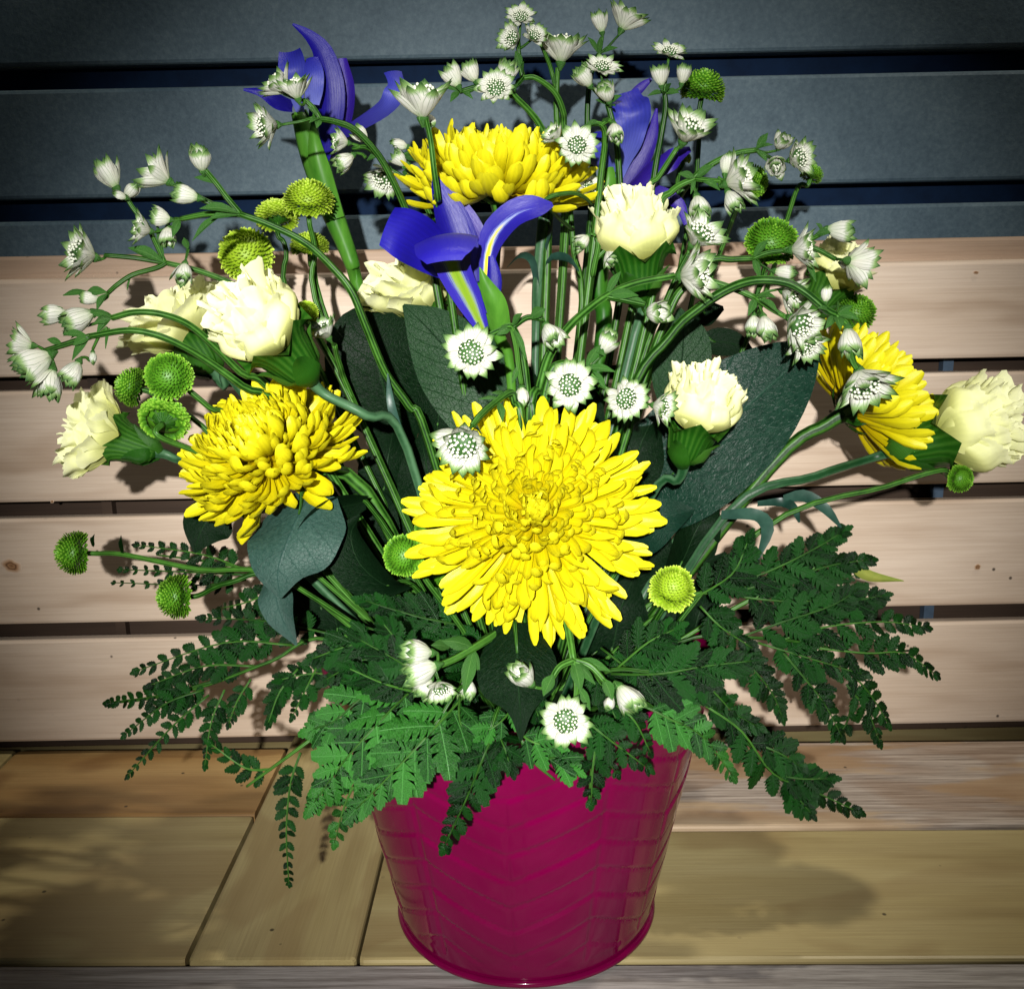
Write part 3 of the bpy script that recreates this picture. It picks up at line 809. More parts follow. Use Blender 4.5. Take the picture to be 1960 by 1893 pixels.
for form, fl in (('barrel', 0.0), ('fan', 0.55)):
    CP[form] = []
    for lay, (rs, zt, sp, ru, n) in enumerate([(1.0, 1.25, 0.78, 0.07, 4), (0.88, 1.45, 0.74, 0.11, 4), (0.66, 1.60, 0.85, 0.16, 4), (0.38, 1.66, 1.10, 0.20, 4)]):
        CP[form].append([carn_petal(rs, zt * (0.92 if fl else 1), sp, fl * (1 if lay < 3 else 0.5), ru * (1.5 if fl else 1), 100 + lay * 10 + k + int(fl * 100)) for k in range(n)])
def calyx_mesh():
    V, U = [], []
    n = 30; prof = [(0.16, -0.95), (0.36, -0.88), (0.47, -0.62), (0.54, -0.34), (0.62, -0.04), (0.73, 0.20), (0.90, 0.48)]
    for i, (r, z) in enumerate(prof):
        for j in range(n):
            a = 2 * math.pi * j / n
            k = abs(((j / n * 5) % 1) - 0.5) * 2      # teeth
            zz = z - (0.42 * k if i == 6 else (0.10 * k if i == 5 else 0))
            rr = r * (1 + 0.03 * math.cos(10 * a))
            V.append((rr * math.cos(a), rr * math.sin(a), zz)); U.append((i / 6, j / n))
    return mesh('flower_head', V, grid_faces(6, n, True), M['calyx'], U)
CALYX = calyx_mesh()
EPI_V, EPI_F, EPI_U = ribbon([(0.20, 0, -0.98), (0.52, 0, -0.74), (0.62, 0, -0.38), (0.80, 0, -0.14)], [0.22, 0.34, 0.22, 0.02], Vector((0, 1, 0)), 6, 4, -0.45)
EPI = mesh('bract', EPI_V, EPI_F, M['calyx'], EPI_U)
def carnation(label, px, py, Y, hw, axis, form='barrel', via=(), stemmat='stem_blue', seed=1, leaves=(), squash=1.0):
    """px, py = middle of the bloom, hw = half width of the bloom in photograph pixels"""
    random.seed(seed)
    mid = P(px, py, Y); r = hw * mpp(mid)
    ax = D3(*axis)
    org = mid - ax * r * 0.75
    base = foot(org)
    t = thing('cream_carnation', label, 'carnation', base, 'cream carnations')
    pts = [base] + [P(*v) for v in via] + [org - ax * r * 1.5, org - ax * r * 0.85]
    stem_to_pot(t, pts, [0.0021] * (len(pts) - 1) + [0.0030], M[stemmat])
    HM = Matrix.Translation(org - base) @ frame_z(ax, roll=rnd(0, 6)) @ Matrix.Diagonal((r, r * squash, r, 1))
    head = link('flower_head', CALYX, t, HM)
    for k in range(4):
        link('bract', EPI, head, Matrix.Rotation(k * 1.57 + 0.4, 4, 'Z') @ Matrix.Diagonal((1, 1, 1 + 0.15 * (k % 2), 1)))
    for lay, n in enumerate((7, 8, 7, 6)):
        for k in range(n):
            a = k * 2 * math.pi / n + lay * 0.5 + rnd(-0.2, 0.2)
            s = rnd(0.93, 1.05)
            tl = rnd(-0.10, 0.08) if lay else rnd(-0.02, 0.10)
            link('petal', random.choice(CP[form][lay]), head,
                 Matrix.Rotation(a, 4, 'Z') @ Matrix.Rotation(tl, 4, 'Y') @ Matrix.Diagonal((s, s, s * rnd(0.93, 1.05), 1)))
    for lf in leaves:
        p = [P(*q) for q in lf[0]]
        V, F, U = ribbon(p, [w * mpp(p[0]) for w in lf[1]], D3(*lf[2]), 10, 2, 0.3)
        part('leaf', V, F, M['thin_leaf'], t, U)
    return t
carnation('cream carnation in full flash light above the tilted yellow chrysanthemum, calyx showing', 490, 612, -0.050, 92, (-0.52, 0.62, 0.55),
          via=[(780, 860, -0.02), (700, 795, -0.035)], seed=21, leaves=[([(775, 850, -.02), (750, 780, -.025), (742, 715, -.02)], [5, 8, 1], (1, 0, 0))])
carnation('cream carnation half hidden behind arching astrantia stems, beside the green buttons', 335, 615, 0.035, 68, (-0.50, 0.72, 0.25), 'fan',
          via=[(470, 760, 0.03)], seed=22)
carnation('cream carnation lying sideways, fan of petals pointing away from the yellow chrysanthemum', 182, 828, 0.0, 68, (-0.86, 0.30, 0.28), 'fan',
          via=[(420, 935, 0.0)], seed=23, squash=0.75)
carnation('cream carnation low behind the front blue iris', 797, 545, 0.055, 74, (-0.35, 0.85, 0.30), 'fan', seed=24)
carnation('cream carnation upright beside the standing yellow chrysanthemum', 1217, 436, 0.030, 81, (-0.10, 0.92, 0.34), via=[(1215, 640, 0.03)], seed=25)
carnation('cream carnation in front of the big dark leaf, upright with rounded top', 1346, 766, -0.035, 78, (0.20, 0.86, 0.46), via=[(1240, 960, -0.02)], seed=26)
carnation('outermost cream carnation leaning out past the side-facing chrysanthemum', 1870, 815, 0.0, 93, (0.80, 0.28, 0.48), via=[(1390, 985, -0.005), (1560, 912, 0.0)], seed=27,
          leaves=[([(1380, 985, -.01), (1440, 985, -.02), (1468, 1010, -.02), (1450, 1070, -.02)], [8, 12, 13, 3], (0.6, 0.6, 0.5)),
                  ([(1500, 955, 0.0), (1540, 950, -.005), (1580, 975, -.01), (1610, 1010, -.01)], [7, 12, 10, 2], (0.3, 0.8, 0.4)),
                  ([(1450, 965, 0.0), (1500, 962, .0), (1520, 975, -.01), (1530, 1000, -.01)], [6, 9, 8, 2], (0.5, 0.8, 0.4))])
carnation('cream carnation tucked behind the white astrantia cluster, against the top slat', 1605, 515, 0.085, 60, (0.45, 0.80, 0.25), via=[(1480, 720, 0.07)], seed=28)

# glaucous carnation stem with curled leaf pair, its bloom hidden behind the standing chrysanthemum
base = foot(P(1035, 600, 0.07))
t = thing('carnation_stem', 'bluish carnation stem with curled leaf pair below the standing yellow chrysanthemum', 'stem', base)
stem_to_pot(t, [base, P(1024, 700, .06), P(1028, 560, .06), P(1036, 470, .06), P(1042, 395, .06)], [0.0018, .0020, 0.0026, 0.0030, .0025], M['stem_blue'])
for pts, hw in ((([1030, 555], [1020, 500], [995, 487], [970, 512]), [7, 8, 8, 2]), (([1032, 550], [1055, 498], [1085, 495], [1108, 520]), [7, 9, 8, 2]), (([1034, 520], [1050, 460], [1058, 420]), [6, 6, 1])):
    p = [P(a[0], a[1], 0.06 - 0.006 * i) for i, a in enumerate(pts)]
    V, F, U = ribbon(p, [w * mpp(p[0]) for w in hw], D3(0.3, 0.5, 0.8), 10, 2, 0.3); part('leaf', V, F, M['thin_leaf'], t, U)

# ------------------------------------------------------------------ irises
def iris(label, stem, stemw, petals, sheath=None):
    base = foot(P(*stem[-1]))
    t = thing('blue_iris', label, 'iris', base, 'blue irises')
    p = [base] + [P(*q) for q in stem]
    stem_to_pot(t, p, [0.003] + [w * mpp(p[1]) for w in stemw], M['spathe'], 12)
    for (nm, mat, pts, hw, side, cup, ruf) in petals:
        q = [P(*a) for a in pts]
        s = [D3(*x) for x in side] if isinstance(side[0], tuple) else D3(*side)
        if isinstance(s, list) and len(s) != len(q): s = s[0]
        V, F, U = ribbon(q, [w * mpp(q[0]) for w in hw], s, 16, 8, cup, 0.0, ruf, 2.5, rnd(0, 6))
        part(nm, V, F, M[mat], t, U)
    return t
iris('blue iris in front of the standing yellow chrysanthemum, yellow streak on one petal',
     [(980, 760, 0.0), (958, 650, -0.002), (935, 590, -0.004), (922, 540, -0.006)], [9, 12, 17, 15],
     [('standard', 'iris', [(905, 560, -.002), (885, 490, .002), (862, 420, .004), (838, 362, .004), (832, 330, .004)], [12, 34, 34, 15, 2], (1, -0.2, 0.2), -0.35, 0.03),
      ('standard', 'iris_violet', [(925, 560, .004), (915, 480, .010), (880, 410, .013), (850, 350, .014)], [12, 26, 24, 3], (0.9, 0.2, -0.5), 0.4, 0.05),
      ('fall', 'iris', [(915, 570, -.004), (868, 515, -.008), (820, 478, -.015), (775, 448, -.024), (738, 432, -.028)], [12, 28, 42, 46, 36], (0.35, 0.85, 0.25), 0.28, 0.10),
      ('fall', 'iris_fall', [(930, 560, -.004), (932, 500, -.006), (946, 452, -.010), (982, 414, -.014), (1024, 398, -.014), (1058, 392, -.010)], [10, 15, 26, 28, 23, 4], [(0.9, 0.1, 0.2), (0.9, 0.1, 0.2), (0.7, -0.6, 0.25), (0.4, -0.85, 0.25), (0.1, -0.9, 0.3), (0, -0.9, 0.3)], 0.28, 0.06),
      ('fall', 'iris_haft', [(924, 630, -.008), (896, 570, -.014), (868, 512, -.020), (858, 462, -.026), (852, 448, -.038), (848, 476, -.050), (850, 500, -.053)], [12, 26, 32, 46, 56, 48, 30], (1, 0.15, 0.0), 0.22, 0.04),
      ('style', 'iris', [(935, 600, -.012), (945, 540, -.012), (940, 490, -.012)], [13, 15, 6], (1, 0, 0.1), -0.4, 0.0),
      ('sheath', 'spathe', [(962, 640, -.012), (948, 585, -.017), (930, 545, -.018), (918, 512, -.018)], [17, 21, 12, 1], (1, 0.1, 0.1), -0.5, 0.0)])
iris('tall blue iris with pale blue falls standing against the grey wall, thick green sheath',
     [(700, 600, 0.08), (672, 500, 0.085), (630, 390, 0.09), (598, 290, 0.09), (572, 215, 0.09)], [12, 15, 22, 25, 15],
     [('standard', 'iris', [(620, 310, .085), (630, 240, .08), (632, 170, .078), (618, 105, .078), (592, 70, .078), (560, 47, .078)], [8, 22, 26, 20, 11, 2], (1, 0.1, 0.2), -0.3, 0.03),
      ('standard', 'iris_violet', [(632, 300, .09), (655, 235, .09), (662, 170, .09), (655, 112, .09)], [8, 17, 18, 9], (1, 0, -0.3), -0.4, 0.03),
      ('standard', 'iris', [(600, 230, .088), (608, 180, .086), (616, 130, .086), (606, 92, .086)], [10, 16, 18, 8], (1, 0.1, 0.1), -0.2, 0.05),
      ('fall', 'iris_pale', [(575, 215, .08), (566, 170, .075), (560, 130, .072), (556, 100, .078)], [8, 16, 26, 20], (1, 0.15, 0.1), 0.25, 0.10),
      ('fall', 'iris_pale', [(598, 200, .07), (600, 165, .068), (599, 135, .068), (597, 110, .072)], [13, 19, 19, 11], (1, 0, 0.1), -0.15, 0.06),
      ('fall', 'iris', [(560, 205, .08), (530, 195, .072), (500, 178, .068), (466, 172, .068)], [10, 14, 8, 2], (0.2, 0.9, 0.3), 0.3, 0.12),
      ('fall', 'iris_bend', [(645, 262, .08), (695, 234, .068), (735, 208, .058), (753, 182, .055), (760, 158, .057), (752, 136, .062)], [9, 12, 15, 19, 16, 17], [(-0.1, 0.9, 0.4), (-0.3, 0.85, 0.4), (-0.7, 0.65, 0.3), (-1, 0.3, 0.2), (-1, 0.0, 0.2), (-1, 0.0, 0.2)], 0.3, 0.16),
      ('sheath', 'spathe', [(640, 420, .08), (612, 330, .077), (600, 270, .077), (600, 215, .082)], [18, 20, 12, 1], (1, 0.2, 0.1), -0.5, 0.0)])
iris('blue iris behind the upright cream carnation, petals loosely spread among white astrantia',
     [(1150, 680, .075), (1146, 560, .08), (1152, 450, .08), (1172, 370, .08)], [15, 18, 17, 13],
     [('standard', 'iris_violet', [(1200, 215, .085), (1212, 185, .085), (1230, 165, .085), (1247, 152, .085)], [5, 9, 8, 3], (0.4, 0.8, 0.2), 0.3, 0.05),
      ('fall', 'iris_pale', [(1185, 340, .078), (1205, 270, .068), (1208, 220, .062), (1195, 178, .07)], [8, 22, 36, 26], (1, 0.1, 0.1), 0.25, 0.30),
      ('fall', 'iris_pale', [(1178, 330, .075), (1150, 308, .066), (1140, 282, .062), (1148, 252, .066)], [8, 20, 24, 14], (0.9, 0.3, 0.2), -0.3, 0.05),
      ('standard', 'iris_violet', [(1190, 372, .08), (1222, 318, .078), (1246, 262, .078), (1257, 208, .08)], [14, 18, 13, 2], (1, 0.3, 0.1), -0.3, 0.03),
      ('fall', 'iris_violet', [(1190, 375, .078), (1235, 335, .07), (1285, 305, .064), (1322, 286, .066)], [14, 20, 19, 5], (0.4, 0.9, 0.2), 0.3, 0.05),
      ('fall', 'iris_violet', [(1185, 380, .07), (1220, 368, .066), (1265, 372, .06), (1300, 392, .058), (1314, 430, .058)], [12, 15, 14, 11, 5], (0.2, 0.9, 0.3), 0.3, 0.05),
      ('sheath', 'spathe', [(1148, 420, .074), (1160, 370, .070), (1165, 330, .070), (1162, 295, .074)], [15, 17, 12, 2], (1, 0, 0.1), -0.5, 0.0)])

# ------------------------------------------------------------------ green button chrysanthemums
def button_mesh(mat, n, seed):
    random.seed(seed)
    mb = MB()
    V, F, U = lathe([(0.05, -0.22), (0.40, -0.20), (0.66, -0.06), (0.68, 0.08), (0.54, 0.36), (0.26, 0.53), (0.01, 0.58)], 18)
    mb.add([Vector(v) for v in V], F, [(0.42, 0.5)] * len(V))
    for i in range(n):
        f = (i + 0.5) / n
        a = i * 2.399963
        th = f ** 0.56 * R(128)
        nrm = Vector((math.sin(th) * math.cos(a), math.sin(th) * math.sin(a), math.cos(th)))
        p = Vector((0.68 * nrm.x, 0.68 * nrm.y, 0.60 * nrm.z - 0.02))
        rad = Vector((math.cos(a), math.sin(a), 0)); tang = Vector((-math.sin(a), math.cos(a), 0))
        d = (nrm + Vector((0, 0, 0.45 * (1 - f))) + tang * rnd(-.3, .3) + rad * rnd(-.15, .2)).normalized()
        ln = lerp(0.13, 0.22, f) * rnd(0.7, 1.25); w = lerp(0.046, 0.100, f ** 0.7) * rnd(0.8, 1.15)
        up = d.cross(tang).normalized()
        if up.z < 0: up = -up
        v_ = rnd(0, 1)
        q = []; uu = []
        for (s, ww, lift) in ((0, 0.7, 0), (0.6, 1.0, 0.02), (1.0, 0.45, 0.10)):
            c0 = p + d * ln * s + up * lift * ln
            q += [c0 - tang * w * ww + up * w * 0.5, c0, c0 + tang * w * ww + up * w * 0.5]
            uu += [(0.05 + 0.95 * s * s, v_)] * 3
        q.append(p + d * ln * 1.12 + up * 0.16 * ln); uu.append((1, v_))
        mb.add(q, [(0, 1, 4, 3), (1, 2, 5, 4), (3, 4, 7, 6), (4, 5, 8, 7), (6, 7, 9), (7, 8, 9)], uu)
    me = mesh('florets', mb.V, mb.F, M[mat], mb.U)
    return me
BUT = {'lime': [button_mesh('lime', 420, 1), button_mesh('lime', 380, 2)], 'green_button': [button_mesh('green_button', 400, 3), button_mesh('green_button', 360, 4)]}
BUT_BASE = lathe_mesh('flower_head', [(0.06, -0.46), (0.12, -0.40), (0.30, -0.30), (0.42, -0.18), (0.40, -0.10)], M['calyx'], 16)
def button(label, px, py, Y, hw, axis, kind, via, seed, flat=1.0, leaf=()):
    random.seed(seed)
    c = P(px, py, Y); r = hw * mpp(c); ax = D3(*axis)
    base = foot(c)
    t = thing('button_chrysanthemum', label, 'button flower', base, 'green button chrysanthemums')
    org = c - ax * r * 0.15
    pts = [base] + [P(*v) for v in via] + [org - ax * r * 0.9, org - ax * r * 0.3]
    stem_to_pot(t, pts, [0.0013] * (len(pts) - 1) + [0.0014], M['stem'], 7)
    HM = Matrix.Translation(org - base) @ frame_z(ax, roll=rnd(0, 6)) @ Matrix.Diagonal((r, r, r * flat, 1))
    h = link('flower_head', BUT_BASE, t, HM)
    fl = link('florets', BUT[kind][seed % 2], h, Matrix.Identity(4)); fl['kind'] = 'stuff'
    for k in range(7):
        link('sepal', SEPAL, h, Matrix.Rotation(k * 0.9, 4, 'Z') @ Matrix.Translation((0.28, 0, -0.30)) @ Matrix.Rotation(R(-25), 4, 'Y') @ Matrix.Scale(0.38, 4))
    for (q0, q1) in leaf:
        a, b = P(*q0), P(*q1)
        V, F, U = ribbon([a, (a + b) / 2 + D3(0.3, 0.2, 1) * 0.003, b], [2 * mpp(a), 7 * mpp(a), 0.5 * mpp(a)], D3(0.7, 0.1, 0.6), 6, 2, 0.3)
        part('leaf', V, F, M['fern'], t, U)
    return t
button('lime button flower on the tallest stem beside the iris sheath', 590, 372, 0.06, 56, (0.05, 0.85, 0.5), 'lime', [(625, 640, .05), (603, 480, .055)], 31, 0.9)
button('lime button flower leaning behind the tallest lime button, seen from below', 530, 406, 0.075, 48, (-0.1, 0.95, -0.2), 'lime', [(575, 640, .06), (548, 480, .07)], 32, 0.85)
button('large round lime button flower above the flash-lit cream carnation', 466, 478, 0.06, 61, (-0.15, 0.5, 0.85), 'lime', [(520, 640, .05), (484, 530, .055)], 33)
button('flat lime button flower close to the iris sheath, below the tallest one', 592, 462, 0.075, 43, (0.0, 0.93, 0.3), 'lime', [(640, 650, .06), (600, 500, .07)], 34, 0.8)
button('small lime button flower peeking out right behind the flash-lit carnation', 586, 594, 0.04, 28, (0.2, 0.6, 0.7), 'lime', [(600, 680, .04)], 35)
button('fresh green button flower facing out, largest of the trio beside the tilted chrysanthemum', 318, 718, -0.035, 53, (-0.10, 0.12, 0.98), 'green_button', [(480, 850, -.01), (400, 780, -.02)], 36)
button('dark green button flower half behind the largest one of the trio', 246, 738, -0.005, 44, (-0.75, 0.25, 0.2), 'green_button', [(430, 860, .005), (330, 785, .0)], 37)
button('green button flower of the trio turned away, showing its leafy underside', 318, 795, -0.025, 56, (0.05, 0.75, -0.75), 'green_button', [(470, 930, .0), (385, 870, -.02)], 38, 0.7)
button('green button flower on a long horizontal stem, farthest out over the slats', 133, 1058, 0.03, 48, (-0.82, 0.05, 0.45), 'green_button', [(560, 1115, .0), (380, 1090, .015), (240, 1062, .025)], 39, 1.0,
       [((178, 1046, .028), (181, 1022, .026)), ((235, 1062, .026), (232, 1024, .022))])
button('green button flower on short stem below the grey leaf', 328, 1142, 0.0, 49, (-0.86, 0.0, 0.45), 'green_button', [(560, 1115, .005), (440, 1115, .002)], 40)
button('green button flower nestled against the largest yellow chrysanthemum', 766, 1062, -0.065, 47, (-0.55, 0.15, 0.80), 'green_button', [(900, 1230, -.045), (815, 1110, -.055)], 41)
button('green button flower hidden behind lower petals of the largest chrysanthemum', 840, 1090, -0.02, 40, (-0.3, 0.2, 0.85), 'green_button', [(900, 1200, -.02)], 42)
button('green button flower in shade above the nestled button', 818, 1005, -0.03, 34, (-0.4, 0.5, 0.7), 'green_button', [(880, 1160, -.02)], 43)
button('pale lime button flower among dark fern beside the largest chrysanthemum', 1290, 1120, -0.06, 50, (0.25, 0.78, 0.58), 'lime', [(1200, 1260, -.04)], 44, 1.25)
button('green button flower high against the grey wall beside the topmost astrantia', 1347, 160, 0.10, 50, (0.10, 0.90, 0.35), 'green_button', [(1310, 640, .07), (1330, 380, .095), (1340, 230, .1)], 45, 0.95)
button('dark green button flower facing sideways behind the side-facing astrantia', 1447, 348, 0.11, 38, (0.85, 0.15, -0.15), 'green_button', [(1330, 620, .08), (1395, 440, .1), (1420, 370, .11)], 46)
button('small green button flower at the end of the right upper astrantia sprig', 1556, 330, 0.11, 25, (0.35, 0.85, 0.1), 'green_button', [(1430, 650, .08), (1500, 440, .1), (1527, 360, .11)], 47)
button('broad green button flower beside the white astrantia cluster, before the wall foot', 1480, 452, 0.06, 59, (0.05, 0.66, 0.74), 'green_button', [(1400, 720, .05), (1450, 560, .06)], 48, 0.9)
button('green button flower behind the side-facing yellow chrysanthemum', 1645, 592, 0.08, 44, (0.35, 0.55, 0.7), 'green_button', [(1480, 800, .06), (1580, 680, .07)], 49)
button('tiny green button flower below the outermost cream carnation', 1843, 918, -0.01, 31, (0.5, -0.2, 0.7), 'green_button', [(1450, 1020, -.01), (1700, 930, -.01), (1800, 900, -.01)], 50)
button('tiny yellow-green button behind the slanted astrantia near the loose iris', 1312, 300, 0.105, 15, (0.3, 0.8, 0.3), 'lime', [(1300, 520, .09), (1296, 360, .1)], 51)

# ------------------------------------------------------------------ astrantia sprays
def bract_mesh(curl, seed):
    random.seed(seed)
    us = [0, 0.25, 0.5, 0.7, 0.86, 1.0]; ws = [0.09, 0.16, 0.205, 0.180, 0.095, 0.004]
    V = []; U = []; x = z = 0; pu = 0
    sk = rnd(-0.04, 0.04)
    for u, w in zip(us, ws):
        ph = curl * (u - 0.35) * 1.4
        x += math.cos(ph) * (u - pu); z += math.sin(ph) * (u - pu); pu = u
        for j in range(5):
            v = j / 2 - 1
            V.append((x - math.sin(ph) * 0.5 * w * v * v, v * w + sk * u * u, z + math.cos(ph) * 0.5 * w * v * v)); U.append((u, j / 4))
    return mesh('bract', V, grid_faces(5, 4), M['bract'], U)
BR = {'open': [bract_mesh(c, 60 + i) for i, c in enumerate((0.1, 0.25, -0.15, 0.35))], 'cup': [bract_mesh(c, 70 + i) for i, c in enumerate((0.8, 0.65, 0.95, 0.5))],
      'bud': [bract_mesh(c, 80 + i) for i, c in enumerate((1.5, 1.35, 1.65))]}
def florets_mesh(n, rad, hgt_, seed, zb=0.12):
    random.seed(seed)
    mb = MB()
    V, F, U = lathe([(0.10, 0.02), (rad * 0.90, zb + (hgt_ - zb) * 0.22), (rad * 0.60, zb + (hgt_ - zb) * 0.55), (rad * 0.25, zb + (hgt_ - zb) * 0.74), (0.005, zb + (hgt_ - zb) * 0.78)], 12)
    mb.add([Vector(v) for v in V], F, [(0.1, 0)] * len(V))
    for i in range(n):
        f = math.sqrt((i + 0.5) / n); a = i * 2.399963
        p0 = Vector((0.10 * f * math.cos(a), 0.10 * f * math.sin(a), 0.0))
        p1 = Vector((rad * f * math.cos(a) + rnd(-.02, .02), rad * f * math.sin(a) + rnd(-.02, .02), zb + (hgt_ - zb) * (1.05 - 0.60 * f * f) * rnd(0.92, 1.15)))
        V, F, U = tube([p0, p1], [0.012, 0.015], 3, 1); mb.add(V, F, [(u[0] * 0.6, 0) for u in U])
        s = rnd(0.036, 0.052)
        d = (p1 - p0).normalized()
        q = []
        x = d.orthogonal().normalized(); y = d.cross(x)
        for (rr, hh) in ((0.7, -0.6), (1.0, 0.0), (0.7, 0.65)):
            for k in range(5):
                b = 2 * math.pi * k / 5
                q.append(p1 + (x * math.cos(b) + y * math.sin(b)) * s * rr + d * s * hh)
        q.append(p1 + d * s)
        F = grid_faces(2, 5, True) + [(10 + k, 10 + (k + 1) % 5, 15) for k in range(5)]
        mb.add(q, F, [(0.8, 0)] * 5 + [(0.9, 0)] * 5 + [(1, 0)] * 6)
    return mesh('florets', mb.V, mb.F, M['florets'], mb.U)
FLO = [florets_mesh(54, 0.50, 0.38, 90), florets_mesh(46, 0.46, 0.42, 91)]
FLO_H = [florets_mesh(44, 0.40, 0.62, 93, 0.36), florets_mesh(38, 0.37, 0.66, 94, 0.36)]
FLO_S = [florets_mesh(22, 0.20, 0.62, 92, 0.36)]
AST_BASE = lathe_mesh('flower_head', [(0.04, -0.22), (0.07, -0.16), (0.13, -0.06), (0.15, 0.0), (0.10, 0.04), (0.01, 0.06)], M['node_leaf'], 10)
def spray(label, stems, heads, leaves=(), thick=1.0):
    """stems: list of pixel paths (first one is the main stem, given from the pot outward);
    heads: (px, py, Y, half width, facing, openness, node px, node py, node Y)"""
    f0 = P(*stems[0][0])
    base = foot(f0)
    t = thing('astrantia_spray', label, 'astrantia', base, 'white astrantia sprays')
    for i, st in enumerate(stems):
        p = [P(*q) for q in st]
        if i == 0:
            p = [base] + p
            stem_to_pot(t, p, [0.0016 * thick, 0.0011 * thick], M['stem'], 8, 'stem', 0.10)
        else:
            stem_to_pot(t, p, [0.0011 * thick, 0.0009 * thick], M['stem'], 8, 'branch', 0.08)
    for hd in heads:
        px, py, Y, hw, face, op = hd[:6]
        ax = D3(*face)
        c = P(px, py, Y); s = hw * mpp(c)
        kind = {'o': 'open', 'c': 'cup', 'b': 'bud', 'h': 'open'}[op]
        elev = {'o': 14, 'h': 40, 'c': 58, 'b': 66}[op]
        if kind == 'cup': s *= 2.2
        elif kind == 'bud': s *= 2.35
        elif op == 'h': s *= 1.62
        else: s *= 1.06
        org = c - ax * s * {'o': 0.02, 'h': 0.25, 'c': 0.42, 'b': 0.40}[op]
        if len(hd) > 6:
            n_ = P(*hd[6:9]); e_ = org - ax * s * 0.2
            mid = (n_ + e_) / 2 - ax * (n_ - e_).length * 0.14
            V, F, U = tube([n_, mid, e_], [0.0008, 0.0006], 6, 4); part('pedicel', V, F, M['stem'], t, U)
        h = link('flower_head', AST_BASE, t, Matrix.Translation(org - base) @ frame_z(ax, roll=rnd(0, 6)) @ Matrix.Scale(s, 4))
        n = {'o': 16, 'h': 15, 'c': 12, 'b': 9}[op]
        for k in range(n):
            a = k * 2 * math.pi / n + rnd(-.12, .12)
            e = R(elev + rnd(-8, 8) + (9 if k % 2 else 0))
            ln = rnd(0.88, 1.06)
            wf = {'o': 1.0, 'h': 1.0, 'c': 1.12, 'b': 1.0}[op] * rnd(0.88, 1.12)
            link('bract', random.choice(BR[kind]), h, Matrix.Rotation(a, 4, 'Z') @ Matrix.Translation((0.09, 0, 0.0)) @ Matrix.Rotation(-e, 4, 'Y') @ Matrix.Rotation(rnd(-.2, .2), 4, 'X') @ Matrix.Diagonal((ln, wf, ln, 1)))
        if op != 'b' and (op != 'c' or hw > 21):
            fl = link('florets', random.choice({'o': FLO, 'h': FLO_H}.get(op, FLO_S)), h, Matrix.Identity(4)); fl['kind'] = 'stuff'
    for lf in leaves:
        (x0, y0, Y0), (x1, y1, Y1), hw = lf
        a, b = P(x0, y0, Y0), P(x1, y1, Y1)
        mid = (a + b) / 2 + D3(0, 0.5, 0.6) * (b - a).length * 0.10
        sd = (b - a).cross(D3(rnd(-.5, .5), rnd(-.3, .5), 1))
        V, F, U = ribbon([a, mid, b], [1.0 * mpp(a), hw * mpp(a), 0.6 * mpp(a)], sd, 7, 4, 0.35)
        part('bract_leaf', V, F, M['node_leaf'], t, U)
    return t
random.seed(500)
# ---- left side
spray('astrantia spray arching past the iris sheath, three cups over the grey wall',
      [[(821, 848, -.01), (783, 778, -.012), (738, 713, -.015), (700, 623, -.02), (674, 560, -.022), (643, 519, -.022), (588, 467, -.02), (520, 432, -.02), (460, 410, -.02)],
       [(460, 410, -.02), (425, 398, -.02), (391, 384, -.022), (342, 352, -.022)],
       [(460, 410, -.02), (435, 380, -.02), (415, 353, -.02), (392, 325, -.022)],
       [(460, 410, -.02), (400, 410, -.018), (345, 420, -.014)]],
      [(308, 338, -.024, 40, (-0.80, 0.50, 0.25), 'h', 340, 350, -.022), (356, 374, -.028, 24, (-0.9, 0.15, 0.3), 'c', 392, 384, -.022), (383, 305, -.024, 24, (-0.05, 0.8, 0.6), 'c', 392, 325, -.022),
       (276, 440, -.012, 28, (-0.8, 0.1, 0.5), 'h', 345, 420, -.014), (322, 452, -.012, 20, (0.1, -0.9, 0.3), 'c', 345, 420, -.014), (308, 416, -.016, 19, (-0.9, 0.2, 0.3), 'c', 345, 420, -.014)],
      [((460, 410, -.021), (382, 400, -.03), 11), ((458, 412, -.021), (400, 420, -.026), 9), ((416, 353, -.02), (372, 340, -.02), 6), ((345, 420, -.014), (330, 455, -.02), 8), ((425, 412, -.02), (368, 462, -.02), 8)], 1.15)
spray('astrantia spray with a wide open head on the left outskirts over the top slat',
      [[(640, 700, .02), (540, 600, .012), (450, 547, .005), (380, 519, .0), (315, 503, -.004)],
       [(315, 503, -.004), (258, 494, -.008), (200, 489, -.01)],
       [(315, 503, -.004), (300, 470, -.002), (280, 430, .0), (256, 401, .0), (240, 375, .0)],
       [(318, 503, -.004), (300, 513, -.006), (255, 526, -.01), (225, 545, -.012), (207, 561, -.012)]],
      [(164, 488, -.012, 42, (-0.62, 0.12, 0.62), 'h', 202, 489, -.01), (208, 335, .0, 28, (-0.45, 0.85, 0.2), 'c', 240, 375, .0), (252, 364, .004, 19, (0.7, 0.5, 0.3), 'b', 240, 375, .0), (228, 374, -.006, 14, (-0.6, 0.2, 0.5), 'b', 240, 378, .0),
       (172, 571, -.012, 18, (-0.95, 0.1, 0.3), 'c', 207, 561, -.012), (351, 522, -.012, 21, (-0.05, -0.9, 0.35), 'c', 360, 478, -.005)],
      [((316, 504, -.005), (245, 475, -.010), 12), ((314, 500, -.004), (300, 425, -.008), 5), ((207, 561, -.012), (185, 595, -.016), 9), ((205, 560, -.012), (165, 560, -.012), 9), ((360, 478, -.005), (352, 455, -.008), 7), ((250, 530, -.01), (243, 556, -.01), 2), ((172, 560, -.012), (120, 566, -.014), 6)])
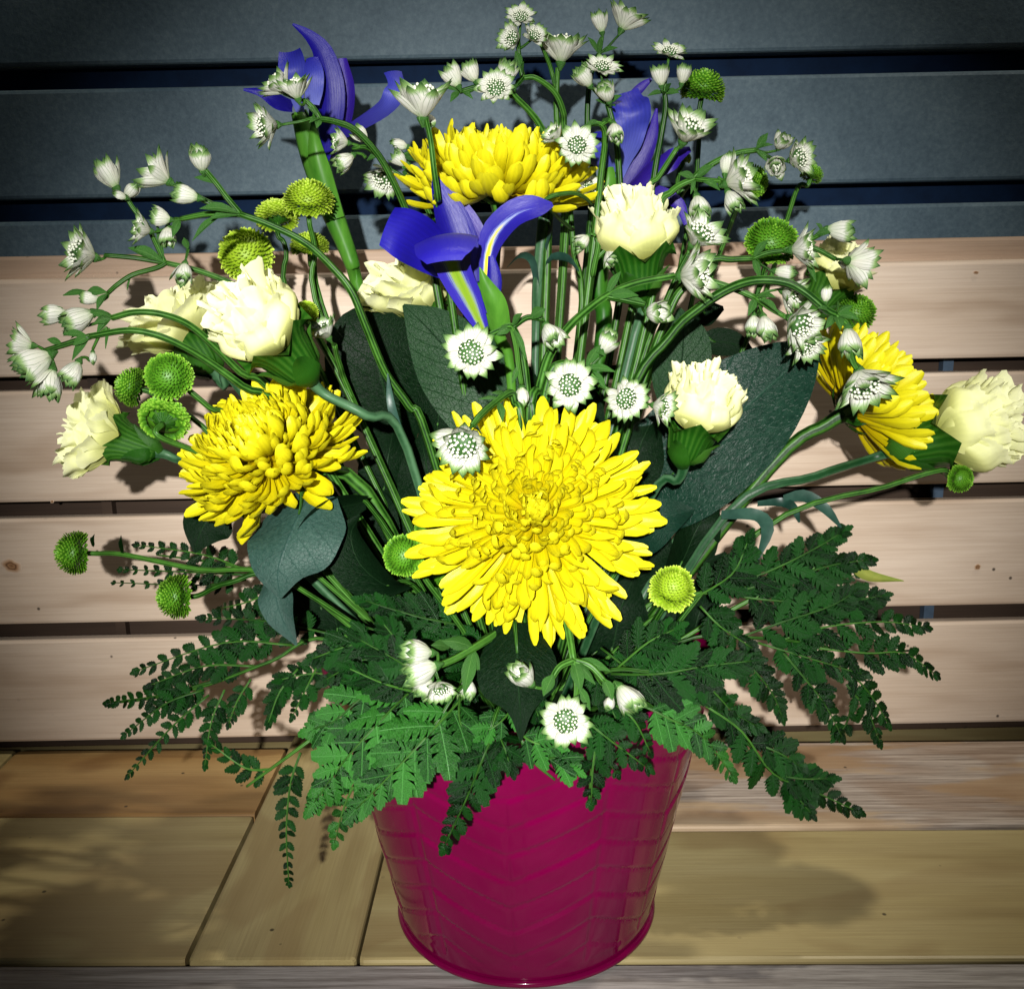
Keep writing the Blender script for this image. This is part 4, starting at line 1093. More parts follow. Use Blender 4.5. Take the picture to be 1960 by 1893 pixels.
spray('astrantia spray hanging far out in a low arch, nodding heads by the slats',
      [[(560, 800, .0), (460, 713, -.012), (415, 668, -.018), (363, 623, -.024), (311, 602, -.028), (259, 598, -.030), (214, 609, -.030)]],
      [(104, 603, -.028, 25, (-0.9, -0.15, 0.3), 'c', 214, 609, -.03), (150, 611, -.034, 31, (-0.75, -0.45, 0.45), 'c', 214, 609, -.03), (138, 632, -.03, 16, (-0.8, -0.3, 0.3), 'b', 205, 612, -.03)],
      [((214, 609, -.03), (185, 640, -.034), 9), ((214, 608, -.03), (172, 598, -.034), 8), ((120, 590, -.028), (100, 597, -.03), 5), ((214, 610, -.03), (180, 618, -.036), 8)], 1.15)
spray('astrantia spray hanging lowest of the far arches, drooping heads over a slat gap',
      [[(580, 830, -.01), (463, 739, -.022), (398, 692, -.028), (346, 661, -.034), (294, 640, -.038), (242, 633, -.040), (173, 644, -.040)],
       [(173, 644, -.04), (130, 658, -.04), (85, 672, -.04)]],
      [(48, 660, -.04, 32, (-0.92, 0.1, 0.25), 'h', 85, 672, -.04), (66, 694, -.044, 34, (-0.75, -0.5, 0.35), 'c', 85, 672, -.04), (94, 733, -.044, 29, (-0.12, -0.92, 0.25), 'c', 92, 680, -.04),
       (139, 713, -.04, 25, (-0.35, -0.85, 0.3), 'c', 172, 690, -.038), (178, 686, -.04, 13, (0.1, -0.9, 0.2), 'b', 205, 628, -.04)],
      [((173, 644, -.04), (138, 690, -.042), 8), ((170, 645, -.04), (120, 640, -.042), 8), ((120, 660, -.04), (90, 650, -.042), 7), ((174, 645, -.04), (140, 662, -.044), 9), ((210, 628, -.04), (202, 668, -.04), 3), ((100, 668, -.04), (96, 705, -.04), 6)], 1.15)
spray('astrantia spray bending past the tall iris, heads in front of its pale falls',
      [[(830, 520, .02), (800, 460, .015), (779, 408, .010), (755, 353, .004), (724, 297, .0), (679, 249, -.004), (640, 233, -.006), (612, 228, -.008)],
       [(612, 228, -.008), (600, 208, -.008), (584, 192, -.008)], [(724, 297, .0), (700, 282, .004), (675, 285, .006)]],
      [(537, 166, -.010, 33, (-0.65, 0.65, 0.35), 'h', 584, 192, -.008), (566, 176, -.016, 32, (-0.25, 0.85, 0.40), 'h', 584, 192, -.008), (516, 240, -.012, 36, (-0.80, -0.22, 0.55), 'h', 600, 226, -.008),
       (656, 272, .004, 25, (-0.92, 0.1, 0.3), 'h', 690, 282, .004), (660, 308, .004, 21, (-0.7, -0.6, 0.3), 'c', 700, 302, .004), (690, 258, .006, 18, (-0.55, 0.6, 0.3), 'c', 724, 300, .0)],
      [((612, 228, -.008), (588, 205, -.012), 6), ((612, 229, -.008), (606, 246, -.012), 7), ((612, 228, -.008), (592, 236, -.012), 6), ((724, 300, .0), (702, 308, .004), 7)], 1.05)
spray('shaded astrantia sprig tucked beside the standing chrysanthemum, turned from the light',
      [[(880, 520, .06), (824, 411, .06), (804, 373, .058), (770, 340, .056), (748, 326, .056)], [(804, 373, .058), (780, 310, .06), (765, 290, .06)]],
      [(738, 338, .056, 34, (-0.3, -0.75, 0.4), 'h'), (764, 277, .058, 17, (-0.9, 0.2, 0.2), 'b', 765, 300, .06), (765, 305, .058, 17, (-0.6, 0.6, 0.4), 'c', 770, 320, .058)],
      [((770, 330, .058), (800, 345, .05), 10), ((775, 300, .058), (800, 310, .05), 9)])
spray('single astrantia peeking out behind the flash-lit carnation, side view',
      [[(690, 800, .02), (650, 700, .01), (640, 660, .0)]],
      [(622, 636, -.005, 31, (-0.45, 0.75, 0.45), 'h', 640, 660, .0)], [])
# ---- top
spray('tallest astrantia sprig, round open head above two small ones',
      [[(1085, 420, .085), (1079, 250, .08), (1077, 214, .075), (1060, 176, .07), (1025, 150, .066), (1001, 150, .066)],
       [(1001, 150, .066), (995, 120, .066), (992, 90, .066)], [(1001, 150, .066), (988, 165, .06), (975, 168, .056)]],
      [(997, 36, .064, 31, (0.05, 0.45, 0.88), 'o', 992, 90, .066), (983, 75, .06, 24, (-0.6, -0.1, 0.75), 'h', 992, 95, .066), (1021, 70, .062, 20, (0.35, 0.2, 0.85), 'h', 992, 95, .066)],
      [((997, 135, .066), (986, 98, .062), 8), ((1000, 150, .066), (1003, 118, .06), 7), ((1001, 150, .066), (985, 168, .06), 5)], 1.1)
spray('flat-topped astrantia seen in profile, just beside the tallest sprig',
      [[(1080, 420, .09), (1066, 240, .09), (1066, 166, .088), (1068, 130, .086)], [(1064, 168, .088), (1052, 125, .086), (1035, 84, .08)]],
      [(1075, 101, .084, 43, (0.08, 0.92, 0.32), 'h', 1068, 132, .086)], [((1063, 170, .088), (1060, 140, .084), 4)])
spray('astrantia sprig with one open and one closed head, topmost over the wall board',
      [[(1130, 420, .10), (1124, 240, .10), (1130, 150, .10), (1146, 104, .10)]],
      [(1149, 44, .098, 19, (-0.2, 0.9, 0.25), 'c', 1146, 104, .1), (1196, 44, .098, 34, (0.42, 0.80, 0.22), 'h', 1146, 104, .1)],
      [((1146, 104, .1), (1125, 72, .098), 5), ((1146, 104, .1), (1182, 92, .098), 5), ((1146, 106, .1), (1150, 70, .094), 6)])
spray('astrantia cluster of three heads in front of the loose iris, largest facing up',
      [[(1195, 520, .055), (1187, 363, .055), (1181, 277, .054), (1170, 225, .053), (1163, 200, .053)]],
      [(1152, 134, .05, 36, (0.08, 0.62, 0.75), 'o', 1163, 200, .053), (1118, 149, .05, 21, (-0.55, 0.55, 0.4), 'c', 1163, 200, .053), (1159, 178, .044, 21, (-0.35, 0.5, 0.6), 'c', 1163, 202, .053)],
      [((1163, 202, .053), (1190, 183, .05), 6), ((1163, 202, .053), (1140, 192, .05), 5), ((1163, 204, .053), (1178, 205, .046), 5)], 1.1)
spray('astrantia sprig with closed heads and one round open head above the standing chrysanthemum',
      [[(1050, 420, .06), (1045, 280, .055), (1032, 239, .05), (1011, 211, .046), (987, 187, .042), (978, 175, .040)],
       [(985, 180, .044), (930, 165, .048), (880, 176, .05)]],
      [(949, 172, .030, 39, (-0.06, 0.15, 0.97), 'o', 985, 185, .042), (868, 147, .048, 22, (-0.45, 0.85, 0.1), 'c', 880, 176, .05), (902, 139, .048, 20, (-0.45, 0.85, 0.15), 'c', 885, 176, .05), (967, 140, .045, 24, (0.3, 0.7, 0.4), 'c', 982, 172, .044)],
      [((880, 176, .05), (845, 166, .048), 5), ((880, 176, .05), (862, 196, .046), 7), ((884, 176, .05), (905, 190, .046), 5), ((985, 180, .044), (992, 160, .04), 4)], 1.25)
spray('wide flat astrantia in profile, its thin stem crossing the standing chrysanthemum',
      [[(850, 480, .01), (838, 380, -.005), (831, 329, -.010), (824, 270, -.010), (815, 228, -.008)]],
      [(808, 203, -.008, 52, (-0.02, 0.88, 0.40), 'h', 815, 228, -.008), (824, 232, .01, 16, (0.3, -0.6, 0.3), 'b')], [])
spray('round white astrantia facing out over the chrysanthemum edge, with nodding bud beside it',
      [[(1130, 520, .03), (1150, 340, .03), (1158, 270, .025), (1152, 240, .02), (1129, 238, .018)],
       [(1150, 240, .02), (1165, 231, .018), (1177, 238, .016)]],
      [(1104, 281, -.002, 42, (0.03, 0.08, 0.98), 'o', 1129, 240, .018), (1062, 261, .01, 23, (-0.6, 0.5, 0.4), 'h', 1129, 240, .018), (1177, 254, .012, 20, (0.10, -0.9, 0.25), 'c', 1174, 234, .018)],
      [((1152, 238, .02), (1120, 240, .014), 6), ((1152, 238, .02), (1165, 225, .014), 5)])
spray('astrantia half hidden behind chrysanthemum petals on a hooked stem',
      [[(1110, 640, .07), (1098, 480, .07), (1092, 400, .072)], [(1096, 440, .07), (1064, 412, .035), (1046, 381, .0), (1094, 370, .01), (1120, 379, .025), (1132, 392, .04)]],
      [(1127, 360, .045, 31, (0.25, 0.25, 0.85), 'o', 1130, 390, .04)], [])
spray('small nodding astrantia buds hanging beside the upright cream carnation',
      [[(1120, 620, .03), (1135, 520, .028), (1145, 470, .026), (1142, 455, .026)], [(1138, 500, .028), (1160, 478, .028), (1168, 476, .028)]],
      [(1115, 463, .024, 18, (-0.55, -0.6, 0.3), 'c', 1140, 452, .026), (1170, 492, .026, 19, (0.1, -0.85, 0.3), 'c', 1168, 474, .028)], [])
spray('astrantia trio on a straight stem before the wall gap, round head uppermost',
      [[(1225, 560, .06), (1251, 346, .062), (1265, 263, .06), (1274, 207, .06), (1272, 176, .06)]],
      [(1281, 106, .056, 35, (0.08, 0.70, 0.68), 'o', 1272, 178, .06), (1264, 146, .054, 19, (-0.15, 0.85, 0.3), 'c', 1272, 178, .06), (1308, 143, .056, 18, (0.15, 0.85, 0.3), 'c', 1272, 178, .06)],
      [((1272, 178, .06), (1240, 184, .056), 5), ((1272, 178, .06), (1300, 178, .056), 6), ((1272, 180, .06), (1285, 160, .052), 5)])
spray('slanted open astrantia with pin-like florets over the loose iris petals',
      [[(1215, 560, .05), (1240, 372, .048), (1261, 339, .046), (1296, 284, .042)]],
      [(1314, 254, .04, 44, (0.25, 0.66, 0.62), 'h', 1298, 282, .042)], [])
spray('astrantia sprig with three heads highest of the right group, over the bare wall',
      [[(1250, 560, .06), (1290, 400, .062), (1330, 340, .06), (1369, 311, .06), (1410, 294, .06), (1447, 288, .06)]],
      [(1497, 273, .058, 19, (0.15, 0.3, 0.9), 'c', 1447, 288, .06), (1524, 304, .056, 31, (0.62, 0.0, 0.75), 'h', 1447, 288, .06), (1486, 316, .052, 22, (-0.1, -0.5, 0.7), 'c', 1447, 290, .06)],
      [((1447, 288, .06), (1470, 255, .056), 8), ((1447, 290, .06), (1468, 310, .056), 7), ((1445, 288, .06), (1480, 278, .054), 6)], 1.1)
spray('astrantia sprig with big head in profile beside the dark sideways button',
      [[(1250, 560, .03), (1262, 400, .03), (1285, 368, .028), (1306, 353, .026), (1331, 343, .025)], [(1331, 343, .025), (1360, 346, .022), (1382, 347, .02)]],
      [(1408, 345, .015, 44, (0.84, 0.25, 0.45), 'h', 1380, 347, .02), (1392, 312, .018, 22, (0.1, 0.9, 0.2), 'b', 1375, 340, .02), (1402, 383, .012, 22, (0.35, -0.8, 0.3), 'c', 1380, 350, .02), (1338, 396, .02, 24, (0.15, -0.9, 0.25), 'c', 1325, 350, .025)],
      [((1331, 343, .025), (1298, 333, .022), 7), ((1331, 343, .025), (1366, 318, .02), 9), ((1340, 344, .024), (1378, 365, .018), 7), ((1331, 343, .025), (1322, 372, .022), 4)], 1.15)
# ---- right
spray('astrantia sprig below the upright carnation, one head slanting up one seen sideways',
      [[(1010, 830, -.05), (1032, 744, -.045), (1049, 685, -.04), (1077, 640, -.035), (1110, 605, -.03), (1160, 567, -.025), (1215, 543, -.022), (1290, 528, -.02)],
       [(1160, 567, -.025), (1200, 575, -.026), (1235, 583, -.028)]],
      [(1322, 527, -.02, 48, (0.84, -0.02, 0.45), 'h', 1290, 528, -.02), (1256, 600, -.03, 25, (0.55, -0.2, 0.75), 'c', 1232, 583, -.028)],
      [((1160, 567, -.025), (1188, 520, -.028), 8), ((1160, 567, -.025), (1222, 566, -.03), 10), ((1200, 574, -.026), (1235, 580, -.03), 6)], 1.4)
spray('bristly open astrantia tilted up between carnation and astrantia cluster',
      [[(1220, 720, .02), (1270, 590, .018), (1300, 520, .016), (1318, 485, .014)]],
      [(1336, 455, .010, 43, (0.45, 0.55, 0.65), 'h', 1318, 485, .014)],
      [((1312, 490, .014), (1355, 500, .008), 7)])
spray('astrantia sprig of nodding white heads before the broad green button',
      [[(1210, 720, .03), (1290, 560, .03), (1358, 500, .03), (1400, 497, .03), (1441, 495, .03)], [(1441, 495, .03), (1470, 484, .028), (1500, 480, .026)], [(1530, 468, .026), (1565, 478, .024), (1600, 497, .022)],
       [(1500, 480, .026), (1545, 462, .028), (1575, 446, .03)]],
      [(1530, 476, .022, 36, (0.80, 0.10, 0.45), 'h', 1500, 482, .026), (1608, 442, .028, 26, (0.85, -0.15, 0.3), 'c', 1575, 446, .03), (1634, 502, .018, 38, (0.66, -0.05, -0.35), 'h', 1602, 497, .022), (1502, 522, .022, 20, (0.85, -0.2, 0.3), 'c', 1450, 498, .03)],
      [((1441, 495, .03), (1470, 460, .026), 8), ((1441, 495, .03), (1455, 535, .026), 7), ((1575, 446, .03), (1562, 428, .028), 6), ((1560, 450, .03), (1590, 446, .024), 8), ((1540, 500, .022), (1562, 540, .018), 6)], 1.15)
spray('astrantia sprig with heavy double head hanging over the big dark leaf',
      [[(1215, 780, .0), (1280, 600, .0), (1310, 550, .0), (1341, 537, -.002), (1396, 550, -.006), (1447, 571, -.010)], [(1447, 571, -.01), (1475, 590, -.012), (1500, 605, -.014)]],
      [(1510, 562, -.012, 32, (0.70, -0.40, 0.45), 'h', 1447, 571, -.01), (1526, 617, -.02, 42, (0.45, -0.50, 0.65), 'h', 1498, 604, -.014), (1540, 655, -.014, 34, (0.25, -0.75, 0.5), 'h', 1500, 606, -.014), (1466, 626, -.012, 24, (0.15, -0.88, 0.3), 'c', 1450, 575, -.01), (1442, 622, -.006, 20, (-0.1, -0.9, 0.25), 'c', 1447, 575, -.01)],
      [((1447, 571, -.01), (1470, 520, -.016), 7), ((1447, 571, -.01), (1432, 605, -.014), 8), ((1447, 572, -.01), (1490, 600, -.018), 10), ((1447, 571, -.01), (1485, 570, -.018), 8)], 1.15)
spray('astrantia stem arching over to two nodding heads before the side-facing chrysanthemum',
      [[(1190, 800, -.01), (1282, 645, -.012), (1341, 588, -.015), (1396, 553, -.018), (1448, 537, -.022), (1503, 541, -.025), (1541, 560, -.028), (1582, 594, -.030), (1600, 603, -.03)],
       [(1600, 603, -.03), (1618, 618, -.03), (1626, 630, -.03)], [(1626, 662, -.034), (1632, 690, -.036), (1640, 705, -.036)]],
      [(1628, 655, -.034, 29, (0.10, -0.92, 0.2), 'c', 1622, 625, -.03), (1650, 728, -.036, 50, (0.12, -0.85, 0.42), 'h', 1638, 700, -.036), (1583, 563, -.026, 16, (0.1, 0.85, 0.2), 'b', 1590, 596, -.03)],
      [((1600, 603, -.03), (1632, 585, -.032), 9), ((1600, 603, -.03), (1645, 612, -.034), 8), ((1600, 604, -.03), (1580, 630, -.036), 8), ((1600, 604, -.03), (1608, 632, -.038), 10), ((1600, 603, -.03), (1603, 575, -.034), 6), ((1590, 598, -.03), (1565, 590, -.034), 6)], 1.4)
# ---- centre
spray('round white astrantia facing out below the front iris, with hanging bud',
      [[(1020, 850, -.05), (1010, 760, -.05), (1000, 680, -.05), (980, 627, -.052), (955, 633, -.054), (930, 645, -.056)],
       [(980, 627, -.052), (988, 665, -.056), (992, 700, -.06), (998, 735, -.06)], [(980, 627, -.052), (1010, 608, -.05), (1040, 612, -.05)]],
      [(903, 676, -.062, 55, (-0.05, 0.02, 0.99), 'o', 930, 645, -.056), (999, 760, -.06, 20, (0.03, -0.97, 0.2), 'b', 998, 735, -.06), (1054, 640, -.052, 26, (0.35, -0.75, 0.5), 'c', 1040, 612, -.05)],
      [((980, 627, -.052), (950, 642, -.058), 9), ((980, 627, -.052), (1000, 600, -.058), 8), ((980, 627, -.052), (1008, 690, -.062), 7), ((1015, 610, -.05), (1045, 592, -.056), 11), ((992, 700, -.06), (980, 735, -.062), 6)], 1.1)
spray('bristly grey-white astrantia facing out just above the largest chrysanthemum',
      [[(1030, 880, -.05), (1040, 780, -.05), (1055, 715, -.05), (1070, 699, -.05), (1095, 698, -.05), (1118, 706, -.05)],
       [(1118, 706, -.05), (1135, 722, -.052), (1150, 738, -.054)]],
      [(1090, 738, -.066, 52, (0.05, -0.05, 0.98), 'o', 1075, 700, -.05), (1163, 657, -.052, 24, (0.35, 0.70, 0.55), 'c', 1125, 704, -.05), (1195, 762, -.06, 46, (0.35, -0.28, 0.85), 'o', 1150, 738, -.054), (1262, 778, -.052, 30, (0.75, -0.2, 0.5), 'h', 1150, 738, -.054)],
      [((1120, 705, -.05), (1150, 660, -.054), 9), ((1118, 706, -.05), (1178, 712, -.054), 8), ((1125, 712, -.05), (1160, 745, -.056), 10), ((1140, 668, -.05), (1158, 682, -.056), 7)], 1.3)
spray('astrantia drooping over the upper petals of the largest chrysanthemum',
      [[(1000, 860, -.06), (985, 770, -.06), (975, 752, -.062), (942, 775, -.07), (918, 797, -.078), (904, 815, -.082)]],
      [(887, 846, -.092, 49, (-0.12, -0.50, 0.82), 'h', 905, 814, -.082)],
      [((960, 765, -.066), (915, 764, -.072), 4), ((955, 770, -.068), (962, 808, -.076), 8), ((968, 755, -.064), (940, 752, -.07), 5)], 1.1)
# ---- bottom, over the rim
spray('astrantia cluster hanging over the bucket rim among bright fern, green bract leaves',
      [[(1000, 1180, -.07), (952, 1212, -.085), (907, 1240, -.095), (868, 1262, -.10), (831, 1277, -.105)]],
      [(800, 1248, -.108, 29, (-0.85, 0.10, 0.35), 'c', 831, 1277, -.105), (806, 1284, -.11, 33, (-0.85, -0.25, 0.35), 'c', 831, 1277, -.105), (842, 1315, -.11, 27, (0.2, -0.6, 0.65), 'h', 831, 1279, -.105), (813, 1316, -.108, 22, (-0.5, -0.7, 0.4), 'c', 831, 1279, -.105), (895, 1318, -.10, 20, (-0.1, -0.85, 0.3), 'c', 905, 1245, -.095)],
      [((907, 1240, -.095), (845, 1226, -.104), 15), ((907, 1242, -.095), (888, 1330, -.104), 14), ((860, 1240, -.098), (825, 1235, -.106), 11), ((907, 1242, -.095), (918, 1290, -.1), 7)], 1.2)
spray('astrantia spray nodding over the front of the bucket, round open head lowest',
      [[(1062, 1110, -.07), (1085, 1190, -.09), (1098, 1264, -.104)], [(1098, 1264, -.104), (1104, 1310, -.108), (1102, 1345, -.112)], [(1098, 1264, -.104), (1072, 1276, -.106), (1056, 1300, -.108)], [(1098, 1264, -.104), (1130, 1275, -.106), (1158, 1305, -.108)]],
      [(1083, 1378, -.12, 53, (0.0, 0.0, 0.99), 'o', 1102, 1345, -.112), (1001, 1294, -.112, 29, (-0.55, 0.60, 0.5), 'c', 1046, 1316, -.108), (1203, 1334, -.11, 30, (0.55, -0.6, 0.45), 'c', 1172, 1330, -.108), (1166, 1347, -.108, 17, (-0.3, -0.5, 0.5), 'b', 1172, 1330, -.108)],
      [((1098, 1264, -.104), (1168, 1284, -.106), 11), ((1098, 1264, -.104), (1112, 1325, -.114), 13), ((1060, 1290, -.108), (1040, 1332, -.112), 13), ((1155, 1298, -.108), (1172, 1340, -.112), 12), ((1098, 1264, -.104), (1140, 1310, -.11), 11), ((1104, 1310, -.108), (1130, 1360, -.112), 9)], 1.3)

# ------------------------------------------------------------------ broad leaves
random.seed(900)
def leaf(label, pts, hw, side, mat, cup=0.1, fold=0.12, ruf=0.04, group=None, name='broad_leaf', nu=16, base=None):
    q = [P(*a) for a in pts]
    b = base or foot(q[0])
    t = thing(name, label, 'leaf', b, group)
    if (q[0] - b).length > 0.01:
        V, F, U = tube([b, (b + q[0]) / 2 + Vector((0, 0, 0.004)), q[0], q[1]], [0.0014, 0.0012, 0.0011, 0.0005], 7, 4); part('stalk', V, F, M['stem'], t, U)
    V, F, U = ribbon(q, [w * mpp(q[0]) for w in hw], D3(*side), nu, 8, cup, fold, ruf, 2.0, rnd(0, 6))
    part('blade', V, F, M[mat], t, U)
    return t
leaf('dark rounded broad leaf standing behind the arching astrantia stem', [(770, 860, .05), (745, 780, .045), (722, 690, .042), (712, 620, .045), (718, 578, .05)], [20, 80, 95, 66, 4], (1, 0.1, 0.1), 'leaf_dark')
leaf('finely veined broad leaf behind the round white astrantia, below the front iris', [(1010, 850, .0), (950, 790, .005), (880, 700, .012), (820, 630, .018), (772, 584, .02)], [40, 82, 84, 50, 3], (0.65, 0.72, 0.1), 'leaf_vein')
leaf('large teal leaf dappled with flower shadows, beside the rounded cream carnation', [(1215, 980, .03), (1290, 905, .022), (1400, 805, .02), (1500, 715, .025), (1572, 648, .03)], [60, 105, 108, 66, 3], (0.62, -0.74, 0.2), 'leaf_teal', 0.08, 0.10)
leaf('grey-green heart-shaped leaf hanging below the tilted yellow chrysanthemum', [(600, 940, -.035), (572, 985, -.045), (548, 1040, -.055), (532, 1095, -.06), (536, 1145, -.06)], [50, 92, 92, 56, 3], (1, 0.28, 0.1), 'leaf_grey', 0.12, 0.15)
leaf('folded pointed grey leaf tip hanging below the heart-shaped leaf', [(520, 1095, -.04), (525, 1130, -.05), (538, 1180, -.055), (568, 1235, -.055)], [10, 32, 26, 2], (1, 0.4, -0.4), 'leaf_grey', 0.2, 0.35)
leaf('small dark leaf pointing down under the tilted yellow chrysanthemum', [(430, 960, -.01), (405, 985, -.012), (385, 1015, -.014), (372, 1058, -.015)], [20, 52, 44, 2], (1, 0.4, 0.1), 'leaf_dark')
leaf('dark pointed leaf hanging in the shade over the bucket front', [(985, 1190, -.085), (990, 1250, -.098), (992, 1310, -.108), (996, 1360, -.115), (997, 1418, -.12)], [40, 72, 70, 24, 2], (1, 0.0, 0.0), 'leaf_dark', 0.1, 0.2)
leaf('dark leaf with curled rim beside the nestled green button', [(790, 1120, -.03), (740, 1120, -.04), (690, 1080, -.045), (672, 1025, -.045), (690, 985, -.04)], [10, 40, 52, 44, 5], (0.8, 0.5, 0.6), 'leaf_dark', 0.35, 0.0)
leaf('dark teal leaf drooping from the shade below the cut stems', [(700, 960, -.02), (640, 975, -.035), (590, 1000, -.045), (560, 1050, -.048)], [14, 36, 30, 2], (0.2, 0.9, 0.4), 'leaf_dark', 0.3, 0.1)
leaf('green leaf standing upright behind crossing stems below the upright carnation', [(1290, 800, .05), (1300, 730, .05), (1308, 650, .052), (1300, 590, .055)], [20, 52, 48, 3], (1, 0, 0.1), 'leaf_vein')
leaf('small dark leaf sticking out behind astrantia stems near the slat gap', [(1330, 670, .07), (1370, 655, .07), (1410, 660, .068), (1442, 672, .068)], [10, 26, 22, 2], (0.1, 0.9, 0.2), 'leaf_dark')
leaf('round dark leaf in the shadow between the astrantia stems', [(1320, 610, .075), (1350, 600, .075), (1385, 590, .073)], [8, 26, 4], (0.2, 0.9, 0.3), 'leaf_dark')
leaf('teal leaf catching light beside the largest chrysanthemum', [(1200, 1060, -.03), (1235, 1020, -.04), (1275, 990, -.042), (1330, 975, -.035)], [14, 44, 36, 2], (0.5, -0.8, 0.3), 'leaf_teal', 0.2, 0.15)
leaf('thin yellowing leaf tip sticking out over the slats past the fern', [(1560, 1085, .0), (1620, 1078, -.002), (1665, 1104, -.002), (1730, 1112, 0.0)], [4, 9, 11, 1], (0.1, 0.9, 0.3), 'leaf_yellow', 0.3, 0.2)
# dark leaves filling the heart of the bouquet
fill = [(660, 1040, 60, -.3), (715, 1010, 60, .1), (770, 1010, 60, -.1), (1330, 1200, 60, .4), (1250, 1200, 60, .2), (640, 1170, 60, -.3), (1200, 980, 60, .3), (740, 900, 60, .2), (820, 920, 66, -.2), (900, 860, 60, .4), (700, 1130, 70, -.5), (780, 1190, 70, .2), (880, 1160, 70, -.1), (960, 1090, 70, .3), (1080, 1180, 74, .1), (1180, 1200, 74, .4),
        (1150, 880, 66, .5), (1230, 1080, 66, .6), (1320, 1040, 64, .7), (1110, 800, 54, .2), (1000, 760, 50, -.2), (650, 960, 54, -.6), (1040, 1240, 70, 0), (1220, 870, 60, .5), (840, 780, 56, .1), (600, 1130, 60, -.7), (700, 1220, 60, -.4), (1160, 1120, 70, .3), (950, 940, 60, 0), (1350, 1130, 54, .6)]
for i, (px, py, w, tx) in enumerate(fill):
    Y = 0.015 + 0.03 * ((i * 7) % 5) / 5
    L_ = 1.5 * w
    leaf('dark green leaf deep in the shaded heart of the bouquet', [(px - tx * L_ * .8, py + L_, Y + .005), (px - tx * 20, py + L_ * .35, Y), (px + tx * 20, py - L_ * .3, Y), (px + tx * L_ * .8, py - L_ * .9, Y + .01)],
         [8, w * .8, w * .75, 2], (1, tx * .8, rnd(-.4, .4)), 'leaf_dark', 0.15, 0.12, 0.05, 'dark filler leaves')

# ------------------------------------------------------------------ leather fern
def leaflet_mesh(mat, seed, teeth=5, wid=0.34, ln=1.0):
    """serrated leaflet along +X in the X-Y plane, a little folded and drooping"""
    random.seed(seed)
    mids = []; edge = {1: [], -1: []}
    n = teeth
    def zf(x, y): return -0.22 * abs(y) * 0.8 - 0.16 * x * x + dr * y
    dr = rnd(-0.12, 0.12)
    asym = rnd(0.75, 0.95)
    V = []; F = []
    def add(x, y):
        V.append((x, y, zf(x, y))); return len(V) - 1
    for i in range(n + 1):
        mids.append(add(i / n * 0.97, 0.0))
    for s in (1, -1):
        prev = mids[0]
        for i in range(n):
            u0 = i / n; u1 = (i + 1) / n
            env = math.sin(math.pi * min(1, 0.12 + 0.86 * ((u0 + u1) / 2)) ** 0.75) ** 0.8
            w = wid * env * (1 if s == 1 else asym) * rnd(0.9, 1.1)
            tip = add(u1 * 0.97 + 0.10 * (1 - u1), s * w)
            if i < n - 1:
                nt_ = add(u1 * 0.97 + 0.03, s * w * 0.70)
            else:
                nt_ = None
            f1 = (mids[i], prev, tip) if s == -1 else (mids[i], tip, prev)
            if prev != mids[i]: F.append(f1)
            F.append((mids[i], tip, mids[i + 1]) if s == -1 else (mids[i], mids[i + 1], tip))
            if nt_ is not None:
                F.append((tip, nt_, mids[i + 1]) if s == -1 else (tip, mids[i + 1], nt_))
                prev = nt_
    return mesh('leaflet', V, F, M[mat], [(v[0], 0.5 + v[1] * 1.2) for v in V], True)
LF = {k: [leaflet_mesh(k, s + j, tt, wd) for j, (s, tt, wd) in enumerate(((1, 5, .31), (2, 6, .35), (3, 6, .28), (4, 5, .33), (5, 7, .32)))] for k in ('fern', 'fern_bright')}
def frame_x(x, zh):
    x = x.normalized(); y = zh.cross(x)
    if y.length < 1e-4: y = x.orthogonal()
    y.normalize(); z = x.cross(y)
    return Matrix((x, y, z)).transposed().to_4x4()
NLEAF = 0
def pinna(t, parent, pts, size, n, mat, nrm, r=0.0006, base=None, gap=0.12):
    """one branch with leaflets both sides; pts in world space"""
    global NLEAF
    n = max(n + 1, int(round(n * 1.42)))
    V, F, U = tube(pts, [r, r * 0.4], 5, 4)
    b0 = Vector(t.location)
    o = link('pinna', mesh('pinna', [v - b0 for v in V], F, M['stem'], U), t)
    C = spline([Vector(p) for p in pts], 40)
    for i in range(n):
        f = gap + (1 - gap) * (1 - (1 - (i + 0.3) / n) ** 1.45)
        s = lerp(1.36, 0.40, f ** 1.2) * size * (0.8 if i == 0 else 1)
        for sd in (1, -1):
            ff = min(0.985, f + (0.4 * (1 - f) / n if sd < 0 else 0))
            k = ff * 40; k0 = min(int(k), 39)
            p = C[k0].lerp(C[k0 + 1], k - k0)
            tg = (C[k0 + 1] - C[max(k0 - 1, 0)]).normalized()
            nn = (nrm - tg * nrm.dot(tg)).normalized()
            sv = nn.cross(tg) * sd
            ang = lerp(R(56), R(26), f) + rnd(-.12, .12)
            d = tg * math.cos(ang) + sv * math.sin(ang) + nn * rnd(-.24, .18)
            ss = s * rnd(0.88, 1.12)
            m = Matrix.Translation(p - b0) @ frame_x(d, nn + sv * rnd(-.32, .32)) @ Matrix.Diagonal((ss, ss * (1 if sd > 0 else -1) * rnd(.9, 1.15), ss, 1))
            link('leaflet', random.choice(LF[mat]), o, m); NLEAF += 1
    tg = (C[40] - C[38]).normalized()
    link('leaflet', random.choice(LF[mat]), o, Matrix.Translation(C[39] - b0) @ frame_x(tg, nrm) @ Matrix.Scale(size * 0.62, 4))
